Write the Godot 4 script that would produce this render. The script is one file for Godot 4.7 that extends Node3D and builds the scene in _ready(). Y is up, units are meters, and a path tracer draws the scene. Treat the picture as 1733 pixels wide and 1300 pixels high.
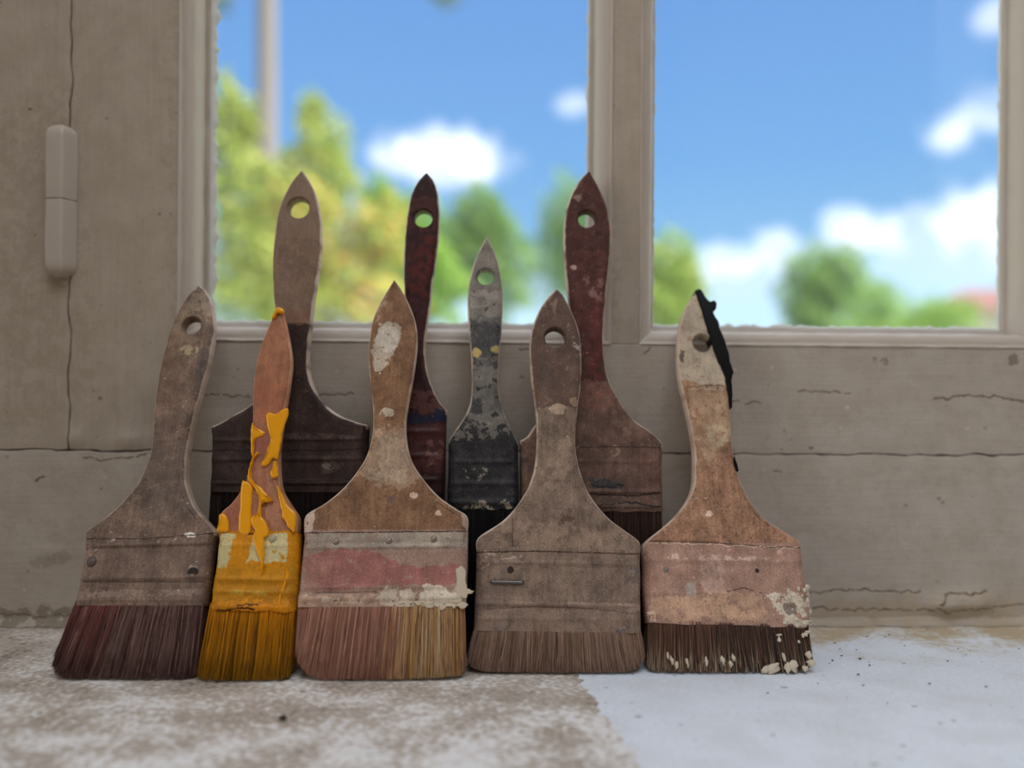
extends Node3D
# Nine used paint brushes leaning on an old painted window, trees and sky outside.
# y up, metres. Sill top is y = 0, the sash stands in the plane z = WALL_Z, the room is on the +z side.

const FOC := 1300.0
const WALL_Z := -0.108
const TILE := 512
const GAIN := 1.85
const BRUSH_GAIN := 1.5

var eye := Vector3(0, 0.177, 0.46)
var view := Basis(Vector3.UP, deg_to_rad(-1.6)) * Basis(Vector3.BACK, deg_to_rad(0.45))
var rng := RandomNumberGenerator.new()
var tiles := {}
var taken := {}


func _ready() -> void:
	rng.seed = 41
	# ---------------------------------------------------------------- camera
	var cam := Camera3D.new()
	cam.name = "camera"
	add_child(cam)
	cam.transform = Transform3D(view, eye)
	cam.fov = rad_to_deg(2.0 * atan(650.0 / FOC))
	cam.near = 0.02
	cam.far = 400.0
	cam.current = true
	var lens := CameraAttributesPhysical.new()
	lens.frustum_focal_length = 24.0  # on a 24 mm high frame: 650 / FOC
	lens.frustum_focus_distance = 0.495
	lens.exposure_aperture = 24.0 / 12.5
	lens.frustum_near = 0.02
	lens.frustum_far = 400.0
	cam.attributes = lens
	# ---------------------------------------------------------------- sky, exposure
	make_tiles()
	var env := Environment.new()
	env.background_mode = Environment.BG_SKY
	env.tonemap_mode = Environment.TONE_MAPPER_LINEAR
	env.tonemap_exposure = 1.0
	env.sdfgi_enabled = true
	env.ssao_enabled = true
	env.ssil_enabled = true
	var sky := Sky.new()
	var pano := PanoramaSkyMaterial.new()
	pano.panorama = sky_picture()
	sky.sky_material = pano
	env.sky = sky
	var we := WorldEnvironment.new()
	we.name = "world_environment"
	we.environment = env
	add_child(we)
	# ---------------------------------------------------------------- sun (behind the house), fill lamps added at the side and overhead
	var sun := DirectionalLight3D.new()
	sun.name = "sun"
	sun.light_energy = 5.0
	sun.light_color = Color(1.0, 0.95, 0.86)
	sun.light_angular_distance = 0.5
	sun.shadow_enabled = true
	add_child(sun)
	sun.look_at_from_position(Vector3(14, 16, 3.5), Vector3.ZERO, Vector3.UP)
	var side_fill := AreaLight3D.new()  # fill lamp added in the unseen side window
	side_fill.name = "side_fill_light"
	side_fill.area_size = Vector2(1.5, 1.7)
	side_fill.light_energy = 1.05
	side_fill.light_color = Color(1.0, 0.97, 0.93)
	side_fill.shadow_enabled = true
	side_fill.set("area_range", 12.0)
	add_child(side_fill)
	side_fill.look_at_from_position(Vector3(-2.19, 0.8, 1.5), Vector3(0, 0.75, 1.2), Vector3.UP)
	var back := AreaLight3D.new()  # unseen overhead lamp added to brighten the sill
	back.name = "overhead_fill_light"
	back.area_size = Vector2(1.3, 1.0)
	back.light_energy = 1.6
	back.light_color = Color(0.95, 0.97, 1.0)
	back.shadow_enabled = true
	back.set("area_range", 12.0)
	add_child(back)
	back.look_at_from_position(Vector3(0.1, 1.99, 1.05), Vector3(0.1, 0, 1.05), Vector3.BACK)
	# ---------------------------------------------------------------- structure
	room()
	window_wall()
	sill()
	# ---------------------------------------------------------------- outside
	outside()
	# ---------------------------------------------------------------- brushes
	brushes()
	crumbs()


# ================================================================ small helpers
func look(px: float, py: float) -> Vector3:
	return view * Vector3((px - 866.5) / FOC, (650.0 - py) / FOC, -1.0)


func hit(px: float, py: float, at: Vector3, normal: Vector3) -> Vector3:
	var d := look(px, py)
	return eye + d * (normal.dot(at - eye) / normal.dot(d))


func on_wall(px: float, py: float, z := WALL_Z) -> Vector3:
	return hit(px, py, Vector3(0, 0, z), Vector3.BACK)


func to_lin(c: float) -> float:
	return c / 12.92 if c <= 0.04045 else pow((c + 0.055) / 1.055, 2.4)


func to_srgb(c: float) -> float:
	return c * 12.92 if c <= 0.0031308 else 1.055 * pow(c, 1.0 / 2.4) - 0.055


# a colour as it looks in the room's dim light (0..255) -> the thing's own colour, linear
func own(c: Array, gain := GAIN) -> Color:
	return Color(minf(to_lin(c[0] / 255.0) * gain, 0.86), minf(to_lin(c[1] / 255.0) * gain, 0.86), minf(to_lin(c[2] / 255.0) * gain, 0.86))


func own_bytes(c: Array, gain := GAIN) -> Vector3:
	var o := own(c, gain)
	if gain == BRUSH_GAIN:
		var l := o.get_luminance()
		o = o.lerp(Color(l, l, l), 0.14)
	return Vector3(to_srgb(o.r), to_srgb(o.g), to_srgb(o.b)) * 255.0


func mat(lin: Color, rough := 0.7, metal := 0.0) -> StandardMaterial3D:
	var m := StandardMaterial3D.new()
	m.albedo_color = lin.linear_to_srgb()
	m.roughness = rough
	m.metallic = metal
	return m


func picture_mat(pics: Array, rough := 0.75, relief := 0.03) -> StandardMaterial3D:
	var m := StandardMaterial3D.new()
	m.albedo_texture = pics[0]
	m.roughness = rough
	m.metallic_specular = 0.35
	m.heightmap_enabled = true
	m.heightmap_texture = pics[1]
	m.heightmap_scale = relief
	return m


func numbered(called: String) -> String:
	if not taken.has(called):
		taken[called] = 0
		return called
	taken[called] += 1
	return "%s_%03d" % [called, taken[called]]


func thing(called: String, label: String, category: String, group := "", kind := "") -> Node3D:
	var o := Node3D.new()
	o.name = numbered(called)
	add_child(o)
	tag(o, label, category, group, kind)
	return o


func tag(o: Node, label := "", category := "", group := "", kind := "") -> void:
	if label:
		o.set_meta("label", label)
	if category:
		o.set_meta("category", category)
	if group:
		o.set_meta("group", group)
	if kind:
		o.set_meta("kind", kind)


func part(called: String, mesh: Mesh, m: Material, parent: Node) -> MeshInstance3D:
	var o := MeshInstance3D.new()
	o.name = called
	o.mesh = mesh
	o.material_override = m
	parent.add_child(o, true)
	return o


func make_tiles() -> void:
	for a in [["fine", 0.16, 3, 11], ["mid", 0.04, 4, 12], ["coarse", 0.014, 4, 13], ["warp", 0.05, 3, 14], ["warp2", 0.05, 3, 15], ["ridge", 0.03, 4, 16]]:
		var f := FastNoiseLite.new()
		f.seed = a[3]
		f.frequency = a[1]
		f.noise_type = FastNoiseLite.TYPE_SIMPLEX_SMOOTH
		f.fractal_octaves = a[2]
		f.fractal_type = FastNoiseLite.FRACTAL_RIDGED if a[0] == "ridge" else FastNoiseLite.FRACTAL_FBM
		var im := f.get_seamless_image(TILE, TILE)
		im.convert(Image.FORMAT_L8)
		tiles[a[0]] = im.get_data()


func tile(which: String, x: float, y: float) -> float:
	return tiles[which][(int(y) & 511) * TILE + (int(x) & 511)] / 255.0


# smooth lookup
func smooth_tile(which: String, x: float, y: float) -> float:
	var t: PackedByteArray = tiles[which]
	var i := int(floor(x))
	var j := int(floor(y))
	var fx := x - i
	var fy := y - j
	var a := t[(j & 511) * TILE + (i & 511)]
	var b := t[(j & 511) * TILE + ((i + 1) & 511)]
	var c := t[((j + 1) & 511) * TILE + (i & 511)]
	var d := t[((j + 1) & 511) * TILE + ((i + 1) & 511)]
	return lerpf(lerpf(a, b, fx), lerpf(c, d, fx), fy) / 255.0


# ================================================================ mesh builder
class Shape:
	var v := PackedVector3Array()
	var n := PackedVector3Array()
	var c := PackedColorArray()
	var idx := PackedInt32Array()

	# rows of nu points; the outside is where (along a row) x (to the next row) points
	func grid(nu: int, nv: int, p: PackedVector3Array, closed := false) -> void:
		var base := v.size()
		v.append_array(p)
		var nn := PackedVector3Array()
		nn.resize(p.size())
		for j in nv - 1:
			for i in (nu if closed else nu - 1):
				var i2 := (i + 1) % nu
				var a := j * nu + i
				var b := j * nu + i2
				var d := a + nu
				var e := b + nu
				var g := (p[e] - p[a]).cross(p[d] - p[b])
				nn[a] += g
				nn[b] += g
				nn[d] += g
				nn[e] += g
				idx.append_array(PackedInt32Array([base + a, base + d, base + e, base + a, base + e, base + b]))
		for k in nn.size():
			n.append(nn[k].normalized() if nn[k].length_squared() > 1e-24 else Vector3.UP)

	# flat polygon at height zf(y), facing +z (side 1) or -z (side -1)
	func flat(poly: PackedVector2Array, zf: Callable, side: float) -> void:
		var t := Geometry2D.triangulate_polygon(poly)
		if t.is_empty():
			print("could not fill a polygon of ", poly.size())
		var base := v.size()
		for q in poly:
			v.append(Vector3(q.x, q.y, zf.call(q.y)))
			n.append(Vector3(0, 0, side))
		for k in range(0, t.size(), 3):
			var a := poly[t[k]]
			var b := poly[t[k + 1]]
			var d := poly[t[k + 2]]
			var ccw := (b - a).cross(d - a) > 0.0
			if ccw == (side > 0.0):
				idx.append_array(PackedInt32Array([base + t[k], base + t[k + 2], base + t[k + 1]]))
			else:
				idx.append_array(PackedInt32Array([base + t[k], base + t[k + 1], base + t[k + 2]]))

	func mesh(uv_map := {}) -> ArrayMesh:
		var a := []
		a.resize(Mesh.ARRAY_MAX)
		a[Mesh.ARRAY_VERTEX] = v
		a[Mesh.ARRAY_NORMAL] = n
		a[Mesh.ARRAY_INDEX] = idx
		if c.size() == v.size():
			a[Mesh.ARRAY_COLOR] = c
		if uv_map:
			var uv := PackedVector2Array()
			uv.resize(v.size())
			var ax: Vector3 = uv_map.ax
			var bx: Vector3 = uv_map.bx
			var a0: float = uv_map.a0
			var b0: float = uv_map.b0
			for k in v.size():
				uv[k] = Vector2(v[k].dot(ax) + a0, v[k].dot(bx) + b0)
			a[Mesh.ARRAY_TEX_UV] = uv
		var m := ArrayMesh.new()
		m.add_surface_from_arrays(Mesh.PRIMITIVE_TRIANGLES, a)
		return m


func spline(pts: PackedVector2Array, per: int, closed := false) -> PackedVector2Array:
	var out := PackedVector2Array()
	var k := pts.size()
	for i in (k if closed else k - 1):
		var p0 := pts[(i - 1 + k) % k] if closed or i > 0 else pts[0]
		var p3 := pts[(i + 2) % k] if closed or i < k - 2 else pts[k - 1]
		for s in per:
			out.append(pts[i].cubic_interpolate(pts[(i + 1) % k], p0, p3, float(s) / per))
	if not closed:
		out.append(pts[k - 1])
	return out


func area_of(p: PackedVector2Array) -> float:
	var a := 0.0
	for i in p.size():
		a += p[i].cross(p[(i + 1) % p.size()])
	return a * 0.5


# A plate of any outline with rounded edges, its front at zf(y) and its back at zb(y), with a countersunk round hole if hole.z > 0.
func plate(s: Shape, outline: PackedVector2Array, zf: Callable, zb: Callable, r: float, hole := Vector3.ZERO) -> void:
	var p := outline
	if area_of(p) < 0.0:
		p.reverse()
	var k := p.size()
	var nrm := PackedVector2Array()
	var ins := PackedFloat32Array()
	for i in k:
		var t := (p[(i + 1) % k] - p[(i - 1 + k) % k]).normalized()
		nrm.append(Vector2(t.y, -t.x))
	for i in k:
		var far := 0.05
		var q := p[i] - nrm[i] * 1e-5
		for j in k:
			if j == i or (j + 1) % k == i:
				continue
			var x = Geometry2D.segment_intersects_segment(q, q - nrm[i] * 0.05, p[j], p[(j + 1) % k])
			if x != null:
				far = minf(far, q.distance_to(x))
		ins.append(minf(r, 0.38 * far))
	for sweep in 3:
		for i in k:
			for j in [(i + 1) % k, (i - 1 + k) % k]:
				ins[i] = minf(ins[i], ins[j] + 0.35 * p[i].distance_to(p[j]))
	var steps := 4
	var pts := PackedVector3Array()
	var inner := PackedVector2Array()
	for side in [-1, 1]:
		for b in steps + 1:
			var a := PI / 2 * (b if side > 0 else steps - b) / steps
			for i in k:
				var q := p[i] - nrm[i] * ins[i] * (1.0 - cos(a))
				var rr := minf(r, (zf.call(q.y) - zb.call(q.y)) * 0.5)
				pts.append(Vector3(q.x, q.y, zf.call(q.y) - rr * (1.0 - sin(a)) if side > 0 else zb.call(q.y) + rr * (1.0 - sin(a))))
				if side > 0 and b == steps:
					inner.append(q)
	s.grid(k, 2 * (steps + 1), pts, true)
	if hole.z <= 0.0:
		s.flat(inner, zf, 1.0)
		s.flat(inner, zb, -1.0)
		return
	var ring := PackedVector2Array()
	var big := PackedVector2Array()
	for i in 28:
		var a := TAU * i / 28.0
		ring.append(Vector2(hole.x + cos(a) * hole.z, hole.y + sin(a) * hole.z))
		big.append(Vector2(hole.x + cos(a) * hole.z * 1.16, hole.y + sin(a) * hole.z * 1.16))
	for half in [-1, 1]:
		var box := PackedVector2Array([Vector2(hole.x, hole.y - 1), Vector2(hole.x + half, hole.y - 1), Vector2(hole.x + half, hole.y + 1), Vector2(hole.x, hole.y + 1)])
		for piece in Geometry2D.intersect_polygons(inner, box):
			for cut in Geometry2D.clip_polygons(piece, big):
				s.flat(cut, zf, 1.0)
				s.flat(cut, zb, -1.0)
	var hp := PackedVector3Array()
	for lvl in [[1, 0.0, 1], [0, 0.0008, 1], [0, 0.0008, -1], [1, 0.0, -1]]:
		for i in 28:
			var q := big[27 - i] if lvl[0] else ring[27 - i]
			hp.append(Vector3(q.x, q.y, zf.call(q.y) - lvl[1] if lvl[2] > 0 else zb.call(q.y) + lvl[1]))
	hp.reverse()
	s.grid(28, 4, hp, true)


# ================================================================ painted pictures of what surfaces are made of
func finish(w: int, h: int, rgb: PackedByteArray, height: PackedByteArray) -> Array:
	return [ImageTexture.create_from_image(Image.create_from_data(w, h, false, Image.FORMAT_RGB8, rgb)), ImageTexture.create_from_image(Image.create_from_data(w, h, false, Image.FORMAT_L8, height))]


func ground_coat(w: int, h: int, c1: Vector3, c2: Vector3, grain: float, fine: float, off: int, along_x := false) -> Array:
	var rgb := PackedByteArray()
	var hgt := PackedByteArray()
	rgb.resize(w * h * 3)
	hgt.resize(w * h)
	var tf: PackedByteArray = tiles.fine
	var tm: PackedByteArray = tiles.mid
	var tc: PackedByteArray = tiles.coarse
	var tw: PackedByteArray = tiles.warp
	var tr: PackedByteArray = tiles.ridge
	var k := 0
	for j in h:
		var jf := ((j + off * 37) & 511) * TILE
		var jg := ((j if not along_x else j * 5) + off * 91) if along_x else (j / 6 + off * 91)
		for i in w:
			var a := tc[((j + off * 53) & 511) * TILE + ((i + off * 17) & 511)] / 255.0
			var f := tf[jf + ((i + off * 29) & 511)] / 255.0 - 0.5
			var gx := i / 6 if along_x else i * 3
			var g := tm[(jg & 511) * TILE + ((gx + off * 71) & 511)] / 255.0 - 0.5
			var t := clampf((a - 0.5) * 1.7 + 0.5, 0.0, 1.0)
			var m := 1.0 + g * grain + f * fine
			var st := tw[((j + off * 61) & 511) * TILE + ((i + off * 83) & 511)] / 255.0
			if st > 0.6:
				m *= 1.0 - minf((st - 0.6) * 1.4, 0.2) * (grain + fine) * 1.5
			var sc := tr[((j / 2 + off * 67) & 511) * TILE + ((i * 2 + off * 47) & 511)] / 255.0
			if sc > 0.88:
				m *= 1.0 + (grain + fine) * 0.55
			var p := k * 3
			rgb[p] = int(clampf(lerpf(c1.x, c2.x, t) * m, 0, 255))
			rgb[p + 1] = int(clampf(lerpf(c1.y, c2.y, t) * m, 0, 255))
			rgb[p + 2] = int(clampf(lerpf(c1.z, c2.z, t) * m, 0, 255))
			hgt[k] = int(clampf(110.0 + g * 60.0 + f * 50.0 + a * 20.0, 0, 255))
			k += 1
	return [rgb, hgt]


# a patch of paint with a ragged edge: poly in texels; ragged = how far the edge wanders; cover = how much of it is there
func daub(rgb: PackedByteArray, hgt: PackedByteArray, w: int, h: int, poly: PackedVector2Array, col: Vector3, alpha: float, ragged: float, cover: float, lift: float, off: int) -> void:
	var lo := poly[0]
	var hi := poly[0]
	for q in poly:
		lo = lo.min(q)
		hi = hi.max(q)
	var tf: PackedByteArray = tiles.fine
	var tw: PackedByteArray = tiles.warp
	var tv: PackedByteArray = tiles.warp2
	var tm: PackedByteArray = tiles.mid
	for j in range(maxi(0, int(lo.y - ragged)), mini(h, int(hi.y + ragged) + 1)):
		for i in range(maxi(0, int(lo.x - ragged)), mini(w, int(hi.x + ragged) + 1)):
			var s := ((j + off * 31) & 511) * TILE + ((i + off * 57) & 511)
			var q := Vector2(i + (tw[s] / 127.5 - 1.0) * ragged, j + (tv[s] / 127.5 - 1.0) * ragged)
			var f := tf[s] / 255.0
			var near := Vector2(i + (tw[s] / 127.5 - 1.0) * ragged * 0.55 + (f - 0.5) * 5.0, j + (tv[s] / 127.5 - 1.0) * ragged * 0.55 + (f - 0.5) * 5.0)
			var there := (0.5 if Geometry2D.is_point_in_polygon(q, poly) else 0.0) + (0.5 if Geometry2D.is_point_in_polygon(near, poly) else 0.0)
			if there == 0.0:
				continue
			there *= alpha
			if cover < 1.0 and tm[((j + off * 13) & 511) * TILE + ((i + off * 43) & 511)] / 255.0 * 0.72 + f * 0.28 > 0.22 + cover * 0.56:
				continue
			var k := j * w + i
			var m := 0.92 + f * 0.16
			rgb[k * 3] = int(clampf(lerpf(rgb[k * 3], col.x * m, there), 0, 255))
			rgb[k * 3 + 1] = int(clampf(lerpf(rgb[k * 3 + 1], col.y * m, there), 0, 255))
			rgb[k * 3 + 2] = int(clampf(lerpf(rgb[k * 3 + 2], col.z * m, there), 0, 255))
			hgt[k] = int(clampf(hgt[k] + lift, 0, 255))


# dust, dirt and scuffs over everything that is there already
func weather(rgb: PackedByteArray, hgt: PackedByteArray, w: int, h: int, amount: float, dust: Vector3, off: int) -> void:
	var tf: PackedByteArray = tiles.fine
	var tm: PackedByteArray = tiles.mid
	var tc: PackedByteArray = tiles.coarse
	var tr: PackedByteArray = tiles.ridge
	var k := 0
	for j in h:
		var r1 := ((j + off * 19) & 511) * TILE
		var r2 := ((j * 2 + off * 77) & 511) * TILE
		var r3 := ((j / 3 + off * 35) & 511) * TILE
		for i in w:
			var c := tc[r1 + ((i + off * 103) & 511)] / 255.0 - 0.5
			var m := tm[r1 + ((i + off * 59) & 511)] / 255.0 - 0.5
			var f := tf[r2 + ((i * 2 + off * 7) & 511)] / 255.0 - 0.5
			var g := tm[r3 + ((i * 3 + off * 91) & 511)] / 255.0 - 0.5
			var v := 1.0 + amount * (c * 0.34 + m * 0.14 + f * 0.5 + g * 0.14)
			var d := clampf((m * 0.7 + f - 0.2) * 1.8, 0.0, 0.5) * amount
			if tr[r2 + ((i + off * 23) & 511)] > 232:
				d += 0.16 * amount
			var p := k * 3
			rgb[p] = int(clampf(lerpf(rgb[p] * v, dust.x, d), 0, 255))
			rgb[p + 1] = int(clampf(lerpf(rgb[p + 1] * v, dust.y, d), 0, 255))
			rgb[p + 2] = int(clampf(lerpf(rgb[p + 2] * v, dust.z, d), 0, 255))
			hgt[k] = int(clampf(hgt[k] + m * 20.0 + f * 50.0 + d * 60.0, 0, 255))
			k += 1


# a wandering thin line (a crack in paint, filled with dirt)
func crack_line(rgb: PackedByteArray, hgt: PackedByteArray, w: int, h: int, pts: PackedVector2Array, col: Vector3, wide: float, wander: float, off: int, gaps := 0.3) -> void:
	var long := 0.0
	for k in pts.size() - 1:
		var steps := int(pts[k].distance_to(pts[k + 1]) * 1.5) + 1
		for s in steps:
			var q := pts[k].lerp(pts[k + 1], float(s) / steps)
			long += 1.0
			if tile("mid", long + off * 40, off * 11) < gaps:
				continue
			q.x += (smooth_tile("warp", long * 0.6, off * 23) - 0.5) * wander
			q.y += (smooth_tile("warp2", long * 0.6, off * 29) - 0.5) * wander * 1.6
			var rad := wide * 0.6 * (0.15 + smooth_tile("warp", long * 0.7, off * 7) * 1.3)
			for j in range(int(q.y - rad), int(q.y + rad) + 1):
				for i in range(int(q.x - rad), int(q.x + rad) + 1):
					if i < 0 or j < 0 or i >= w or j >= h:
						continue
					var at := j * w + i
					rgb[at * 3] = int(lerpf(rgb[at * 3], col.x, 0.6))
					rgb[at * 3 + 1] = int(lerpf(rgb[at * 3 + 1], col.y, 0.6))
					rgb[at * 3 + 2] = int(lerpf(rgb[at * 3 + 2], col.z, 0.6))
					hgt[at] = mini(hgt[at], 50)


func dots(rgb: PackedByteArray, hgt: PackedByteArray, w: int, h: int, count: int, col: Vector3, r0: float, r1: float, lift: float) -> void:
	for n in count:
		var x := rng.randf() * w
		var y := rng.randf() * h
		var r := lerpf(r0, r1, pow(rng.randf(), 3.0))
		var e := rng.randf_range(0.35, 1.0)
		var opaque := rng.randf_range(0.2, 0.7)
		for j in range(int(y - r), int(y + r) + 2):
			for i in range(int(x - r), int(x + r) + 2):
				if i < 0 or j < 0 or i >= w or j >= h or Vector2((i - x) * e, j - y).length() > r:
					continue
				var k := j * w + i
				rgb[k * 3] = int(lerpf(rgb[k * 3], col.x, opaque))
				rgb[k * 3 + 1] = int(lerpf(rgb[k * 3 + 1], col.y, opaque))
				rgb[k * 3 + 2] = int(lerpf(rgb[k * 3 + 2], col.z, opaque))
				hgt[k] = int(clampf(hgt[k] + lift, 0, 255))


func sky_picture() -> ImageTexture:
	var w := 2048
	var h := 1024
	var a := PackedFloat32Array()
	a.resize(w * h * 3)
	var stops := [[-90.0, 0.34, 0.36, 0.33], [-1.0, 0.40, 0.47, 0.48], [0.0, 0.62, 0.86, 0.97], [5.0, 0.44, 0.77, 1.02], [10.0, 0.28, 0.60, 1.0], [16.0, 0.20, 0.49, 0.96], [26.0, 0.16, 0.40, 0.89], [60.0, 0.12, 0.31, 0.76], [90.0, 0.10, 0.27, 0.70]]
	for j in h:
		var el := 90.0 - (j + 0.5) / h * 180.0
		var c := Vector3(stops[0][1], stops[0][2], stops[0][3])
		for s in stops.size() - 1:
			if el >= stops[s][0]:
				c = Vector3(stops[s][1], stops[s][2], stops[s][3]).lerp(Vector3(stops[s + 1][1], stops[s + 1][2], stops[s + 1][3]), clampf((el - stops[s][0]) / (stops[s + 1][0] - stops[s][0]), 0, 1))
		for i in w:
			var k := (j * w + i) * 3
			a[k] = c.x
			a[k + 1] = c.y
			a[k + 2] = c.z
	var puffs := []
	for p in [[745, 245, 95, 34, 1.1], [690, 265, 70, 32, 1.0], [800, 272, 70, 34, 1.1], [760, 290, 80, 30, 0.9], [968, 174, 34, 26, 0.7], [1600, 232, 40, 22, 0.95], [1640, 205, 60, 26, 0.5], [1685, 180, 60, 40, 0.4], [1425, 380, 40, 34, 0.85], [1475, 390, 48, 34, 0.85], [1450, 400, 70, 30, 0.6], [1225, 440, 62, 34, 0.9], [1310, 425, 44, 42, 0.95], [1560, 385, 50, 40, 0.6], [1640, 365, 70, 50, 0.8], [1700, 380, 80, 70, 0.7], [1620, 440, 120, 40, 0.4], [1687, 26, 34, 32, 0.8], [1240, 475, 90, 36, 0.4]]:
		var d := look(p[0], p[1]).normalized()
		puffs.append([atan2(d.z, d.x), asin(d.y), p[2] / FOC * 0.92, p[3] / FOC * 0.92, p[4] * 0.36])
	for n in 480:  # clouds outside the view, added dense and bright to light the sill
		var az := rng.randf() * TAU
		var el := asin(rng.randf_range(0.06, 0.9))
		var away := Vector3(cos(az) * cos(el), sin(el), sin(az) * cos(el))
		if absf(atan2(away.x, -away.z)) < 0.86 and el < deg_to_rad(36):
			continue
		for b in rng.randi_range(2, 5):
			puffs.append([az + rng.randf_range(-0.08, 0.08) / cos(el), el + rng.randf_range(-0.02, 0.02), rng.randf_range(0.04, 0.13), rng.randf_range(0.03, 0.06), rng.randf_range(0.3, 0.7)])
	for p in puffs:
		var cu: float = fposmod(p[0] / TAU + 0.25, 1.0) * w
		var cv: float = (0.5 - p[1] / PI) * h
		var ru: float = p[2] / TAU * w / cos(p[1])
		var rv: float = p[3] / PI * h
		for j in range(maxi(0, int(cv - rv * 2.0)), mini(h, int(cv + rv * 2.0) + 1)):
			for i in range(int(cu - ru * 2.0), int(cu + ru * 2.0) + 1):
				var ii := posmod(i, w)
				var q := Vector2((i - cu) / ru, (j - cv) / rv).length() + (tile("mid", ii * 2.0, j * 2.0) - 0.5) * 0.7
				var t: float = (1.0 - smoothstep(0.45, 1.25, q)) * p[4]
				if t > 0.0:
					var k := (j * w + ii) * 3
					a[k] = lerpf(a[k], 2.5, t)
					a[k + 1] = lerpf(a[k + 1], 2.5, t)
					a[k + 2] = lerpf(a[k + 2], 2.5, t)
	return ImageTexture.create_from_image(Image.create_from_data(w, h, false, Image.FORMAT_RGBF, a.to_byte_array()))


# ================================================================ room
func block(lo: Vector3, hi: Vector3, edge := 0.004) -> ArrayMesh:
	var s := Shape.new()
	plate(s, PackedVector2Array([Vector2(lo.x, lo.y), Vector2(hi.x, lo.y), Vector2(hi.x, hi.y), Vector2(lo.x, hi.y)]), func(_y): return hi.z, func(_y): return lo.z, edge)
	return s.mesh({"ax": Vector3(1, 0, 0.6), "a0": 0.0, "bx": Vector3(0, 1, 0.8), "b0": 0.0})


func structure(called: String, mesh: Mesh, m: Material, label: String) -> MeshInstance3D:
	var o := part(called, mesh, m, self)
	tag(o, label, "", "", "structure")
	return o


func room() -> void:
	var plaster := mat(Color(0.66, 0.61, 0.53), 0.9)
	var boards := mat(Color(0.30, 0.20, 0.13), 0.6)
	var white := mat(Color(0.72, 0.70, 0.66), 0.9)
	structure("floor", block(Vector3(-2.5, -1.0, 0.16), Vector3(2.5, -0.9, 3.7)), boards, "brown board floor of the room")
	# ceiling with an opening added for the overhead fill lamp
	var lid := Node3D.new()
	lid.name = "ceiling"
	add_child(lid)
	tag(lid, "pale plaster ceiling with a square opening added for fill light", "", "", "structure")
	for b in [[-2.5, 2.5, -0.16, 0.5], [-2.5, 2.5, 1.6, 3.7], [-2.5, -0.5, 0.5, 1.6], [0.9, 2.5, 0.5, 1.6]]:
		part("panel", block(Vector3(b[0], 2.0, b[2]), Vector3(b[1], 2.15, b[3])), white, lid)
	# the window wall round the opening
	var wb := Node3D.new()
	wb.name = "wall_back"
	add_child(wb)
	tag(wb, "plastered wall round the old window", "", "", "structure")
	for b in [[-2.5, -0.52, -1.0, 2.0], [0.52, 2.5, -1.0, 2.0], [-0.52, 0.52, 1.3, 2.0], [-0.52, 0.52, -1.0, -0.045]]:
		part("masonry", block(Vector3(b[0], b[2], -0.16), Vector3(b[1], b[3], 0.16)), plaster, wb)
	var wl := Node3D.new()
	wl.name = "wall_left"
	add_child(wl)
	tag(wl, "plastered side wall with an opening added for fill light", "", "", "structure")
	for b in [[0.16, 0.75, -0.9, 2.0], [2.25, 3.5, -0.9, 2.0], [0.75, 2.25, -0.9, -0.05], [0.75, 2.25, 1.65, 2.0]]:
		part("masonry", block(Vector3(-2.5, b[2], b[0]), Vector3(-2.2, b[3], b[1])), plaster, wl)
	var w2 := Node3D.new()  # unseen window added as the setting of the side fill lamp
	w2.name = "added_window_2"
	add_child(w2)
	tag(w2, "unseen white framed window added in the side wall for fill light", "", "", "structure")
	for b in [[0.75, 0.81, -0.05, 1.65], [2.19, 2.25, -0.05, 1.65], [0.81, 2.19, -0.05, 0.01], [0.81, 2.19, 1.59, 1.65], [1.48, 1.52, 0.01, 1.59]]:
		part("frame_bar", block(Vector3(-2.4, b[2], b[0]), Vector3(-2.34, b[3], b[1])), white, w2)
	structure("wall_right", block(Vector3(2.2, -0.9, 0.16), Vector3(2.5, 2.0, 3.5)), plaster, "plain plastered wall on the far side of the room")
	structure("wall_front", block(Vector3(-2.5, -0.9, 3.5), Vector3(2.5, 2.0, 3.7)), plaster, "plain plastered wall facing the old window")


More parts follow.
